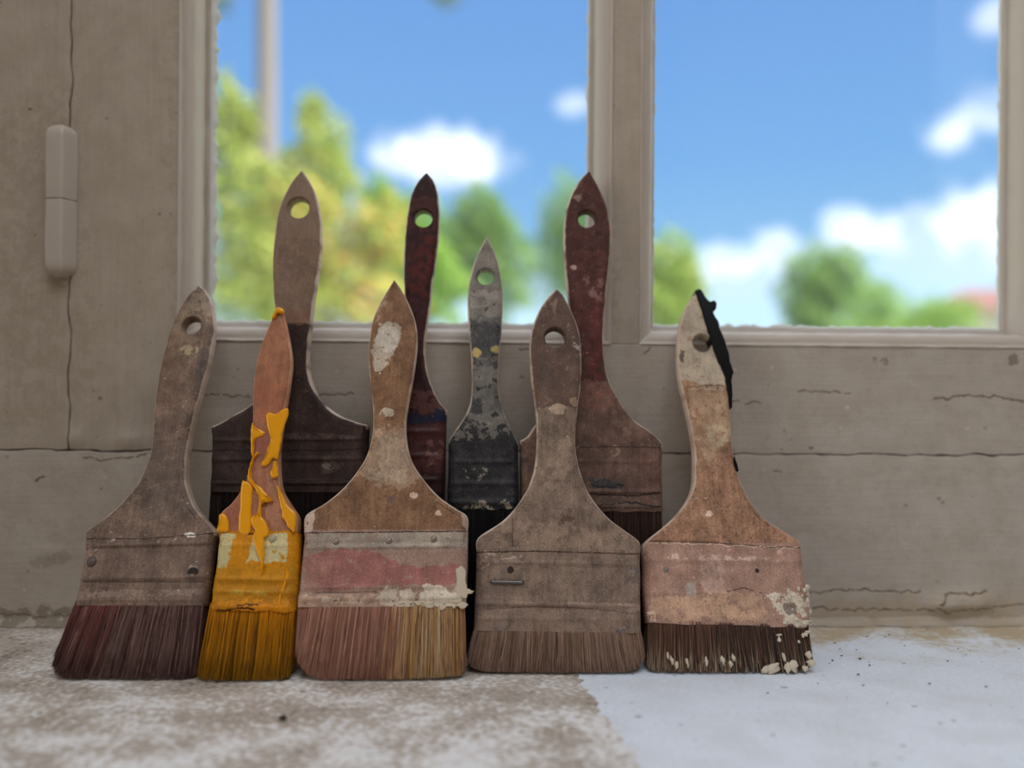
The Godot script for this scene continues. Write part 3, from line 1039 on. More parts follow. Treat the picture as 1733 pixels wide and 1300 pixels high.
# rows of a rounded-rectangle section between a left and a right line
func sleeve(s: Shape, left: PackedVector2Array, right: PackedVector2Array, rows: int, zc: float, half: Callable, wob: float, at: float, ragged := 0.0, corner := 0.8) -> void:
	var unit := []
	for i in 15:
		unit.append([lerpf(-1, 1, i / 14.0), 0.0, 1.0, 0.0])
	var p := PackedVector3Array()
	var nu := 0
	for r in rows + 1:
		var t := 1.0 - float(r) / rows
		var a := poly_len_at(left, t)
		var b := poly_len_at(right, t)
		var hd: float = half.call(t)
		var e := (b - a).normalized()
		var hw := a.distance_to(b) * 0.5
		var c := (a + b) * 0.5
		var rc := hd * corner
		var ring := []
		for i in 17:
			ring.append([lerpf(-hw + rc, hw - rc, i / 16.0), hd])
		for i in range(1, 6):
			var g := PI / 2 * i / 6.0
			ring.append([hw - rc + rc * sin(g), hd - rc + rc * cos(g)])
		ring.append([hw, 0.0])
		for i in range(1, 6):
			var g := PI / 2 * i / 6.0
			ring.append([hw - rc + rc * cos(g), -hd + rc - rc * sin(g)])
		for i in 17:
			ring.append([lerpf(hw - rc, -hw + rc, i / 16.0), -hd])
		for i in range(1, 6):
			var g := PI / 2 * i / 6.0
			ring.append([-hw + rc - rc * sin(g), -hd + rc - rc * cos(g)])
		ring.append([-hw, 0.0])
		for i in range(1, 6):
			var g := PI / 2 * i / 6.0
			ring.append([-hw + rc - rc * cos(g), hd - rc + rc * sin(g)])
		nu = ring.size()
		for q in ring:
			var w := (smooth_tile("mid", q[0] * 1400 + at * 60 + q[1] * 500, t * 40 + at * 90) - 0.5) * wob
			var xy: Vector2 = c + e * (q[0] + w * signf(q[0]) * 0.6)
			if r == 0:
				xy.y += (smooth_tile("warp", q[0] * 3000, at * 50 + q[1] * 900) - 0.5) * ragged
			p.append(Vector3(xy.x, xy.y, zc + q[1] + w * signf(q[1])))
	s.grid(nu, rows + 1, p, true)
	for end in [0, rows]:
		var poly := PackedVector2Array()
		var cz := Vector3.ZERO
		for i in nu:
			cz += p[end * nu + i] / nu
		var base := s.v.size()
		var nrm := Vector3(0, -1.0 if end == 0 else 1.0, 0)
		s.v.append(cz)
		s.n.append(nrm)
		for i in nu:
			s.v.append(p[end * nu + i])
			s.n.append(nrm)
		for i in nu:
			if end == 0:
				s.idx.append_array(PackedInt32Array([base, base + 1 + i, base + 1 + (i + 1) % nu]))
			else:
				s.idx.append_array(PackedInt32Array([base, base + 1 + (i + 1) % nu, base + 1 + i]))


func hair(s: Shape, a: Vector3, m: Vector3, b: Vector3, r: float, ca: Color, cb: Color, power := 4.0, tip := 0.45) -> void:
	var base := s.v.size()
	for e in 4:
		var t := e / 3.0
		var q := a.lerp(m, t).lerp(m.lerp(b, t), t)
		var rr := r * (1.0 if e < 3 else tip)
		var col := ca.lerp(cb, pow(t, power))
		for i in 3:
			var g := TAU * i / 3.0
			var d := Vector3(sin(g), 0, cos(g))
			s.v.append(q + d * rr)
			s.n.append(d)
			s.c.append(col)
	for e in 3:
		for i in 3:
			var i2 := (i + 1) % 3
			var x := base + e * 3 + i
			var y := base + e * 3 + i2
			s.idx.append_array(PackedInt32Array([x, y, y + 3, x, y + 3, x + 3]))


func pairs(list: Array, to: Callable) -> PackedVector2Array:
	var o := PackedVector2Array()
	for k in range(0, list.size(), 2):
		o.append(to.call(list[k], list[k + 1]))
	return o


func brush(d: Dictionary) -> Dictionary:
	var t := thing("paint_brush", d.label, "paint brush", "old paint brushes on the sill")
	var lean := deg_to_rad(d.lean)
	var foot := hit(d.foot[0], d.foot[1], Vector3.ZERO, Vector3.UP) if d.foot.size() == 2 else Vector3((d.foot[0] - 866.5) / FOC * (eye.z - d.foot[2]), 0, d.foot[2])
	var frame := Basis(Vector3.RIGHT, -lean)
	t.transform = Transform3D(frame, foot)
	var inv := t.transform.affine_inverse()
	var local := func(px: float, py: float, z := 0.0) -> Vector2:
		var w := hit(px, py, foot + frame.z * z, frame.z)
		var q := inv * w
		return Vector2(q.x, q.y)
	var zc: float = -d.get("deep", 0.009)
	var hd: float = d.get("half", 0.0082)
	var to_handle := func(px: float, py: float) -> Vector2: return local.call(px, py, -0.002)
	var to_front := func(px: float, py: float) -> Vector2: return local.call(px, py, 0.0)
	# ---- outlines
	var lefts := pairs(d.left, to_handle)
	var rights := pairs(d.right, to_handle)
	var y_tip := lefts[0].y
	var y_sh := minf(lefts[-1].y, rights[-1].y)
	var grip: float = d.get("grip", 0.0045)
	var half_at := func(y: float) -> float:
		return lerpf(hd - 0.0005, grip, clampf((y - y_sh - 0.01) / (y_tip - y_sh), 0.0, 1.2))
	var h_front := func(y: float) -> float: return zc + lerpf(hd - 0.0005, grip, (y - y_sh) / (y_tip - y_sh))
	var h_back := func(y: float) -> float: return zc - lerpf(hd - 0.0005, grip, (y - y_sh) / (y_tip - y_sh))
	var ls := spline(lefts, 5)
	var rs := spline(rights, 5)
	var outline := PackedVector2Array()
	for k in range(rs.size() - 1, -1, -1):
		outline.append(rs[k])
	for k in range(1, ls.size()):
		outline.append(ls[k])
	outline.append(ls[-1] + Vector2(0.002, -0.008))
	outline.append(rs[-1] + Vector2(-0.002, -0.008))
	var fl := pairs(d.fer_left, to_front)
	var fr := pairs(d.fer_right, to_front)
	# ---- picture of handle and ferrule
	var lo := outline[0]
	var hi := outline[0]
	for q in outline + fl + fr:
		lo = lo.min(q)
		hi = hi.max(q)
	lo -= Vector2(0.003, 0.006)
	hi += Vector2(0.003, 0.003)
	var cell := 0.00034
	var w := int((hi.x - lo.x) / cell)
	var h := int((hi.y - lo.y) / cell)
	var off: int = d.seed
	var gain: float = d.get("gain", BRUSH_GAIN)
	var coat := ground_coat(w, h, own_bytes(d.base[0], gain), own_bytes(d.base[1], gain), d.get("grain", 0.16), d.get("fine", 0.16), off)
	var rgb: PackedByteArray = coat[0]
	var hgt: PackedByteArray = coat[1]
	var texel := func(px: float, py: float) -> Vector2:
		var q: Vector2 = local.call(px, py, -0.001)
		return Vector2((q.x - lo.x) / cell, (hi.y - q.y) / cell)
	var n := 0
	for pt in d.get("daubs", []):
		n += 1
		var poly := PackedVector2Array()
		if pt[0].size() == 4:
			var e: Array = pt[0]
			for k in 18:
				var a := TAU * k / 18.0
				poly.append(texel.call(e[0] + cos(a) * e[2], e[1] + sin(a) * e[3]))
		else:
			poly = pairs(pt[0], texel)
		daub(rgb, hgt, w, h, poly, own_bytes(pt[1], gain), pt[2], pt[3], pt[4], pt[5], off * 5 + n * 3)
	for pt in d.get("cracks", []):
		n += 1
		crack_line(rgb, hgt, w, h, pairs(pt[0], texel), own_bytes(pt[1], gain), pt[2], pt[3] if pt.size() > 3 else 4.0, off + n * 7, 0.06 if pt.size() > 3 else 0.25)
	weather(rgb, hgt, w, h, d.get("weather", 0.8), own_bytes(d.get("dust", [150, 132, 116]), gain), off)
	# pale handle outline: dusty wear plus rim light painted into the colour
	var wear_rimlight := own_bytes(d.get("wear_rimlight", [176, 156, 138]), gain)
	for k in outline.size() - 3:
		var steps := int(outline[k].distance_to(outline[k + 1]) / cell) + 1
		for e in steps:
			var q := outline[k].lerp(outline[k + 1], float(e) / steps)
			var x := (q.x - lo.x) / cell
			var y := (hi.y - q.y) / cell
			var rad := 1.3 + 2.8 * smooth_tile("mid", x * 0.5 + off * 9, y * 0.5)
			var keep := clampf(smooth_tile("warp", x * 0.4, y * 0.4 + off * 5) * 1.5 - 0.1, 0.15, 0.85)
			for j in range(int(y - rad), int(y + rad) + 1):
				for i in range(int(x - rad), int(x + rad) + 1):
					if i < 0 or j < 0 or i >= w or j >= h or Vector2(i - x, j - y).length() > rad:
						continue
					var at := (j * w + i) * 3
					rgb[at] = int(lerpf(rgb[at], wear_rimlight.x, keep * 0.55))
					rgb[at + 1] = int(lerpf(rgb[at + 1], wear_rimlight.y, keep * 0.55))
					rgb[at + 2] = int(lerpf(rgb[at + 2], wear_rimlight.z, keep * 0.55))
	for pt in d.get("specks", []):
		dots(rgb, hgt, w, h, pt[0], own_bytes(pt[1], gain), 0.5, pt[2] * 0.75, pt[3] * 0.7)
	var skin := picture_mat(finish(w, h, rgb, hgt), d.get("rough", 0.72), d.get("relief", 0.045))
	var uv := {"ax": Vector3(1.0 / (w * cell), 0, 0), "a0": -lo.x / (w * cell), "bx": Vector3(0, -1.0 / (h * cell), 0), "b0": hi.y / (h * cell)}
	# ---- handle
	var s := Shape.new()
	var hole := Vector3.ZERO
	if d.has("hole"):
		var c: Vector2 = to_handle.call(d.hole[0], d.hole[1])
		var e: Vector2 = to_handle.call(d.hole[0] + d.hole[2], d.hole[1])
		hole = Vector3(c.x, c.y, c.distance_to(e))
	plate(s, outline, h_front, h_back, d.get("edge", 0.0036), hole)
	part("handle", s.mesh(uv), skin, t)
	# ---- ferrule, ribbed tin sleeve
	s = Shape.new()
	var ribs: Array = d.get("ribs", [])
	var fer_half := func(q: float) -> float:
		var o := hd
		for r in ribs:
			o += (1.7 if r[1] > 0.0 else 0.8) * r[1] * exp(-pow((q - r[0]) / r[2], 2.0))
		return o
	sleeve(s, fl, fr, 56, zc, fer_half, d.get("dent", 0.0008), off, d.get("ragged", 0.0005))
	var ferrule := part("ferrule", s.mesh(uv), skin, t)
	var tin := mat(own(d.get("rivet_color", [120, 106, 98]), gain), 0.4, 0.5)
	for r in d.get("rivets", []):
		var c: Vector2 = to_front.call(r[0], r[1])
		s = Shape.new()
		var p := PackedVector3Array()
		var rad: float = r[2] * 0.0003
		for row in [[1.25, -0.1], [1.1, 0.12], [0.95, 0.30], [0.72, 0.44], [0.4, 0.54], [0.02, 0.58]]:
			for i in 14:
				var a := TAU * i / 14.0
				p.append(Vector3(cos(a) * rad * row[0], sin(a) * rad * row[0], rad * row[1]))
		s.grid(14, 6, p, true)
		var o := part("rivet", s.mesh(), tin if r.size() < 4 else mat(own(r[3], gain), 0.5), ferrule)
		o.position = Vector3(c.x, c.y, zc + hd)
	for r in d.get("painted_nail_holes", []):
		# a nail hole as a low bump, the shade inside painted near-black
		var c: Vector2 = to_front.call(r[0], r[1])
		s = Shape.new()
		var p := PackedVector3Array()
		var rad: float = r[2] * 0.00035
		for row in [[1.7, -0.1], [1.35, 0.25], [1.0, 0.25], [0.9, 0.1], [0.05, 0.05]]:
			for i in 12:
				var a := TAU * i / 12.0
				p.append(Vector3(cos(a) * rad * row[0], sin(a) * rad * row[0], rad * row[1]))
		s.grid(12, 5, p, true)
		var o := part("painted_nail_hole", s.mesh(), mat(Color(0.03, 0.022, 0.018), 0.9), ferrule)
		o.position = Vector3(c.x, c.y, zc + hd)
	# ---- bristles
	var root_l := fl[-1]
	var root_r := fr[-1]
	var bottom: PackedVector2Array
	if d.has("bottom"):
		bottom = pairs(d.bottom, to_front)
	else:
		bottom = PackedVector2Array([Vector2(root_l.x + 0.002, 0.0), Vector2(root_r.x - 0.002, 0.0)])
	var slope := tan(lean)
	s = Shape.new()
	var roots: Array = d.hair
	var avg := own(roots[0][0], gain).lerp(own(roots[0][1], gain), 0.5)
	var count: int = d.get("hairs", 1500)
	var pick := func(sx0: float) -> Array:
		var sx := sx0 + rng.randfn() * 0.07
		var best: Array = roots[0]
		for k in range(1, roots.size()):
			if sx > roots[k][2] and sx < roots[k][3] and rng.randf() < roots[k][4]:
				best = roots[k]
		return best
	for k in int(count * 1.7):
		var sx := rng.randf()
		var layer := rng.randf()
		var zq := 1.0 - 2.0 * pow(layer, 2.6)
		if rng.randf() < 0.09:
			sx = 0.0 if rng.randf() < 0.5 else 1.0
			zq = rng.randf_range(-1, 1)
		var clump: float = sx + (tile("warp", sx * 420 + off * 60, 20 + int(zq * 6) * 11) - 0.5) * d.get("clump", 0.03)
		var side := sqrt(maxf(0.0, 1.0 - pow(absf(2.0 * sx - 1.0), 8.0) * 0.55))
		var a2 := root_l.lerp(root_r, lerpf(0.012, 0.988, sx))
		var b2 := poly_len_at(bottom, clampf(clump, 0.0, 1.0))
		var z1 := zc + hd * 0.96 * zq * side
		var z2 := minf(zc + hd * 1.12 * zq * side + rng.randf_range(-0.0006, 0.0006), 0.0022)
		var stop: float = maxf(b2.y, -z2 * slope) + 0.0006 + pow(rng.randf(), 3.0) * d.get("uneven", 0.006)
		if zq < 0.6:
			stop += 0.001
		var jx := rng.randfn() * 0.0005
		var stray := rng.randf() < 0.035 and sx > 0.06 and sx < 0.94
		if stray:
			jx += clampf(rng.randfn() * 0.003, -0.004, 0.004)
			z2 = minf(z2 + 0.0012, 0.0026)
		var a := Vector3(a2.x, a2.y + 0.004, z1)
		var b := Vector3(b2.x + jx, maxf(stop, 0.0004), z2)
		var m := a.lerp(b, 0.5) + Vector3(rng.randfn() * 0.0006, 0, rng.randfn() * 0.0005)
		var pal: Array = pick.call(sx)
		var c1: Color = own(pal[0], gain)
		var c2: Color = own(pal[1], gain)
		var mix := rng.randf()
		var bright := rng.randf_range(0.68, 1.25)
		var hc := c1.lerp(c2, mix) * bright
		var ht := hc
		if d.has("tips") and rng.randf() < d.tips[1]:
			ht = own(d.tips[0], gain) * rng.randf_range(0.8, 1.1)
		if pal.size() > 5:
			ht = own(pal[5], gain) * bright
		hair(s, a, m, b, 0.72 * d.get("hair_width", 0.00026) * rng.randf_range(0.7, 1.4), Color(hc.r, hc.g, hc.b), Color(ht.r, ht.g, ht.b), 0.8 if pal.size() > 5 else 4.0)
	var hm := StandardMaterial3D.new()
	hm.vertex_color_use_as_albedo = true
	hm.roughness = d.get("hair_rough", 0.6)
	hm.metallic_specular = 0.3
	var bristles := part("bristles", s.mesh(), hm, t)
	bristles.set_meta("kind", "stuff")
	# the packed middle of the bristles
	s = Shape.new()
	var bl := PackedVector2Array([root_l + Vector2(0.0012, 0.003), root_l.lerp(bottom[0], 0.9) + Vector2(0.003, 0)])
	var br := PackedVector2Array([root_r + Vector2(-0.0012, 0.003), root_r.lerp(bottom[-1], 0.9) + Vector2(-0.003, 0)])
	for q in [bl, br]:
		if q[1].y < hd * 1.9 * slope + 0.004:
			q[1].y = hd * 1.9 * slope + 0.004
	sleeve(s, bl, br, 6, zc, func(_q): return hd * 0.74, 0.0006, off)
	part("bristle_core", s.mesh(), mat(avg, 0.9), bristles)
	return {"node": t, "front": to_front, "handle": to_handle, "zc": zc, "hd": hd, "h_front": h_front, "ferrule": ferrule, "bristles": bristles, "skin": skin, "uv": uv}


# a thick skin of paint lying on a face: outline in picture points, z0 the face
func skin_of_paint(called: String, b: Dictionary, list: Array, z: Callable, thick: float, m: Material, parent: Node, edge := 0.0006, label := "", back := 0.0012, rough_edge := true) -> void:
	var pts := spline(pairs(list, b.handle), 4, true)
	if rough_edge:
		for k in pts.size():
			pts[k] += Vector2(smooth_tile("warp", pts[k].x * 4000, pts[k].y * 4000) - 0.5, smooth_tile("warp2", pts[k].x * 4000, pts[k].y * 4000) - 0.5) * 0.0012
	var s := Shape.new()
	plate(s, pts, func(y): return z.call(y) + thick, func(y): return z.call(y) - back, edge)
	var o := part(called, s.mesh(b.uv), m, parent)
	if label:
		o.set_meta("label", label)


func lump(r: Vector3, seed_at: float) -> ArrayMesh:  # an irregular crumb
	var p := PackedVector3Array()
	for j in 8:
		var v := PI * (j / 7.0) - PI / 2
		for i in 12:
			var a := TAU * i / 12.0
			var d := Vector3(sin(a) * cos(v), sin(v), cos(a) * cos(v))
			p.append(d * r * (0.35 + 1.25 * smooth_tile("fine", 100 + d.x * 5 + seed_at * 31 + d.z * 4, 100 + d.y * 5 + seed_at * 17)))
	var s := Shape.new()
	s.grid(12, 8, p, true)
	return s.mesh()


func brushes() -> void:
	# 1 ---- wide brown brush leaning sideways
	var b := brush({"seed": 1, "label": "wide tilted brown brush with maroon bristles leaning beside the hinge stile", "foot": [215, 1151], "lean": 19.5,
		"left": [334, 478, 315, 495, 299, 520, 285, 554, 273, 593, 265, 635, 258, 691, 254, 753, 245, 787, 228, 821, 200, 854, 167, 882, 145, 897, 143, 910],
		"right": [334, 478, 343, 486, 352, 503, 359, 534, 359, 562, 352, 602, 341, 647, 328, 691, 318, 736, 312, 787, 314, 821, 328, 857, 360, 895, 361, 903],
		"hole": [322, 549, 16], "fer_left": [143, 907, 120, 1025], "fer_right": [362, 900, 343, 1025],
		"bottom": [85, 1128, 92, 1144, 110, 1150, 215, 1152, 300, 1152, 326, 1149],
		"ribs": [[0.15, 0.0008, 0.022], [0.2, -0.0004, 0.02], [0.62, 0.0010, 0.03], [0.70, -0.0004, 0.02], [0.92, 0.0007, 0.03]],
		"base": [[116, 93, 78], [92, 74, 62]], "specks": [[260, [165, 150, 135], 2.6, 60], [120, [50, 42, 36], 2.2, -40]],
		"daubs": [[[300, 540, 330, 480, 360, 510, 350, 545, 335, 520], [150, 134, 112], 0.6, 9, 0.65, 25], [[290, 520, 330, 490, 340, 530, 320, 600, 285, 600], [126, 108, 84], 0.6, 8, 0.6, 20], [[315, 590, 20, 8], [168, 150, 112], 0.7, 4, 0.7, 60], [[335, 590, 365, 560, 352, 660, 330, 700, 326, 650], [78, 68, 66], 0.6, 9, 0.7, 10], [[255, 760, 320, 740, 316, 820, 340, 870, 250, 880, 235, 830], [88, 76, 68], 0.6, 14, 0.7, 5], [[318, 790, 330, 790, 330, 870, 318, 840], [72, 70, 76], 0.8, 4, 0.8, 20], [[262, 560, 300, 560, 300, 690, 256, 690], [110, 82, 64], 0.55, 12, 0.7, 5], [[322, 905, 10, 4.5], [200, 192, 182], 0.95, 2, 1.0, 90], [[327, 962, 9, 6], [160, 150, 140], 0.8, 3, 0.8, 50], [[145, 915, 160, 910, 150, 1020, 122, 1022], [132, 104, 90], 0.6, 5, 0.7, 20], [[150, 925, 355, 925, 350, 970, 145, 970], [104, 84, 72], 0.6, 8, 0.75, 10], [[128, 1000, 345, 996, 343, 1006, 126, 1012], [142, 122, 108], 0.5, 3, 0.7, 10]],
		"cracks": [[[145, 912, 250, 912, 360, 903], [52, 42, 36], 0.8, 0.8], [[140, 985, 345, 985], [70, 56, 48], 0.7, 0.8]],
		"rivets": [[190, 916, 6], [295, 915, 6], [154, 951, 9, [70, 60, 54]], [161, 932, 4]], "painted_nail_holes": [[211, 978, 4], [325, 969, 6]],
		"hair": [[[88, 60, 56], [64, 44, 41]], [[132, 46, 44], [104, 44, 42], 0.0, 0.36, 0.55, [76, 50, 46]], [[128, 106, 97], [104, 82, 75], 0.0, 1.0, 0.26]], "hairs": 3000, "clump": 0.05, "hair_width": 0.0003})
	# the two small stamped rings on the ferrule
	for q in [[224, 958, 6], [243, 960, 6]]:
		var c: Vector2 = b.front.call(q[0], q[1])
		var p := PackedVector3Array()
		for r in 7:
			for i in 16:
				var a := TAU * i / 16.0
				var g := PI * r / 6.0
				var rad: float = q[2] * 0.00036 + cos(g) * 0.0005
				p.append(Vector3(cos(a) * rad, sin(a) * rad, sin(g) * 0.00035))
		var s := Shape.new()
		s.grid(16, 7, p, true)
		var o := part("stamped_ring", s.mesh(), mat(own([112, 92, 80], BRUSH_GAIN), 0.6), b.ferrule)
		o.position = Vector3(c.x, c.y, b.zc + b.hd - 0.00005)

	# 2 ---- narrow brush with wet yellow paint
	b = brush({"seed": 2, "label": "narrow brush covered in thick orange-yellow paint with bare wood handle", "gain": 1.35, "weather": 0.45, "dust": [170, 120, 60], "wear_rimlight": [186, 140, 110], "foot": [410, 1154], "lean": 16.0,
		"left": [469, 522, 459, 532, 443, 570, 431, 612, 426, 654, 425, 702, 425, 755, 419, 798, 409, 824, 390, 851, 372, 869, 368, 901],
		"right": [469, 522, 476, 526, 484, 556, 490, 592, 491, 617, 485, 660, 477, 707, 470, 755, 470, 798, 475, 829, 491, 856, 502, 875, 502, 901],
		"fer_left": [368, 902, 362, 950, 350, 1032], "fer_right": [504, 902, 503, 960, 498, 1036],
		"bottom": [333, 1150, 345, 1153, 410, 1155, 470, 1153, 486, 1149],
		"ribs": [[0.16, 0.0005, 0.03], [0.60, 0.0009, 0.03], [0.68, -0.0004, 0.02], [0.76, 0.0009, 0.03], [0.95, 0.0012, 0.05]],
		"base": [[150, 101, 76], [134, 88, 66]], "grain": 0.12, "fine": 0.10, "relief": 0.03, "rough": 0.55, "dent": 0.0012, "ragged": 0.002,
		"specks": [[50, [120, 70, 50], 1.8, -20], [40, [190, 150, 120], 1.6, 20]],
		"daubs": [[[360, 898, 510, 898, 505, 1050, 345, 1050], [182, 118, 12], 1.0, 2, 1.0, 30], [[362, 960, 500, 956, 500, 1012, 352, 1014], [158, 108, 16], 0.8, 14, 0.75, 0], [[352, 1012, 500, 1008, 498, 1030, 350, 1030], [144, 92, 14], 0.6, 8, 0.55, 0], [[425, 640, 495, 655, 482, 720, 425, 715], [156, 88, 64], 0.4, 10, 0.7, 0], [[430, 720, 470, 730, 468, 770, 430, 760], [140, 80, 70], 0.6, 6, 0.8, 0], [[372, 850, 410, 830, 410, 900, 370, 900], [142, 82, 64], 0.5, 6, 0.8, 0], [[450, 800, 470, 800, 480, 860, 470, 895, 450, 880], [166, 120, 94], 0.6, 5, 0.8, 5],
			[[368, 903, 400, 903, 390, 930, 386, 962, 366, 962, 364, 930], [176, 164, 122], 1.0, 4, 0.85, -40], [[430, 902, 486, 902, 487, 925, 484, 950, 450, 952, 425, 948, 416, 955, 424, 925], [182, 170, 128], 1.0, 4, 0.86, -40], [[385, 996, 455, 1000, 450, 1008, 390, 1005], [170, 140, 60], 0.8, 3, 0.6, -20], [[368, 903, 390, 903, 380, 925, 366, 925], [150, 110, 60], 0.6, 4, 0.5, 10], [[360, 960, 500, 955, 500, 985, 358, 985], [184, 126, 20], 0.6, 8, 0.6, 0], [[360, 1035, 450, 1020, 500, 1035, 498, 1050, 350, 1050], [186, 116, 12], 1.0, 4, 0.9, 30]],
		"cracks": [[[360, 1036, 385, 1033, 410, 1030, 432, 1032], [66, 34, 14], 2.0], [[405, 1026, 420, 1022, 440, 1024], [66, 34, 14], 1.4], [[418, 902, 432, 905], [70, 40, 16], 2.0]],
		"rivets": [[461, 912, 7, [150, 140, 110]]], "rivet_color": [150, 140, 110],
		"hair": [[[196, 124, 12], [180, 112, 12], 0.0, 1.0, 1.0, [134, 92, 18]], [[200, 132, 16], [186, 122, 14], 0.0, 1.0, 0.35, [166, 118, 30]], [[128, 80, 16], [110, 70, 16], 0.0, 1.0, 0.22, [92, 62, 20]]], "hairs": 1500, "clump": 0.07, "uneven": 0.004})
	var orange := mat(own([206, 134, 10], 1.5), 0.22)
	var hf: Callable = b.h_front
	var ff := func(_y): return b.zc + b.hd
	var n2: Node = b.node
	for a in [[[425, 716, 431, 722, 447, 731, 444, 737, 431, 745, 430, 768, 426, 772, 424, 745], 0.0007], [[484, 690, 488, 700, 478, 735, 473, 768, 470, 778, 462, 776, 456, 786, 444, 790, 442, 784, 450, 772, 452, 760, 458, 745, 452, 722, 450, 702, 455, 698, 466, 700], 0.0013],
		[[434, 766, 437, 768, 431, 775, 426, 795, 427, 808, 432, 818, 446, 828, 455, 840, 463, 849, 456, 850, 447, 852, 443, 862, 444, 872, 452, 886, 456, 900, 450, 908, 440, 905, 432, 898, 426, 885, 428, 875, 436, 870, 440, 855, 436, 835, 428, 822, 420, 812, 421, 800, 426, 780], 0.0017],
		[[409, 818, 416, 815, 425, 818, 428, 830, 426, 860, 425, 901, 405, 901, 406, 860], 0.0008], [[373, 871, 381, 870, 386, 878, 388, 900, 369, 900, 371, 884], 0.0014], [[469, 822, 476, 832, 487, 852, 500, 868, 503, 880, 500, 902, 494, 898, 485, 886, 478, 870, 474, 850], 0.0017], [[466, 778, 470, 790, 471, 806, 466, 810, 459, 808, 457, 800, 461, 790], 0.0012], [[464, 522, 469, 519, 477, 521, 480, 526, 476, 531, 470, 528, 463, 537, 459, 538], 0.0016]]:
		skin_of_paint("paint_drip", b, a[0], hf, a[1] * 1.4, orange, n2, 0.0014, "wet orange-yellow paint")
	skin_of_paint("paint_drip", b, [436, 898, 452, 898, 456, 906, 449, 915, 449, 935, 447, 955, 446, 970, 443, 970, 442, 950, 435, 930, 430, 912], ff, 0.0019, orange, n2, 0.0008, "wet orange-yellow paint")
	skin_of_paint("paint_drip", b, [486, 960, 490, 975, 480, 1000, 474, 1026, 471, 1026, 476, 1000, 482, 985], ff, 0.0010, orange, n2, 0.0005, "wet orange-yellow paint")

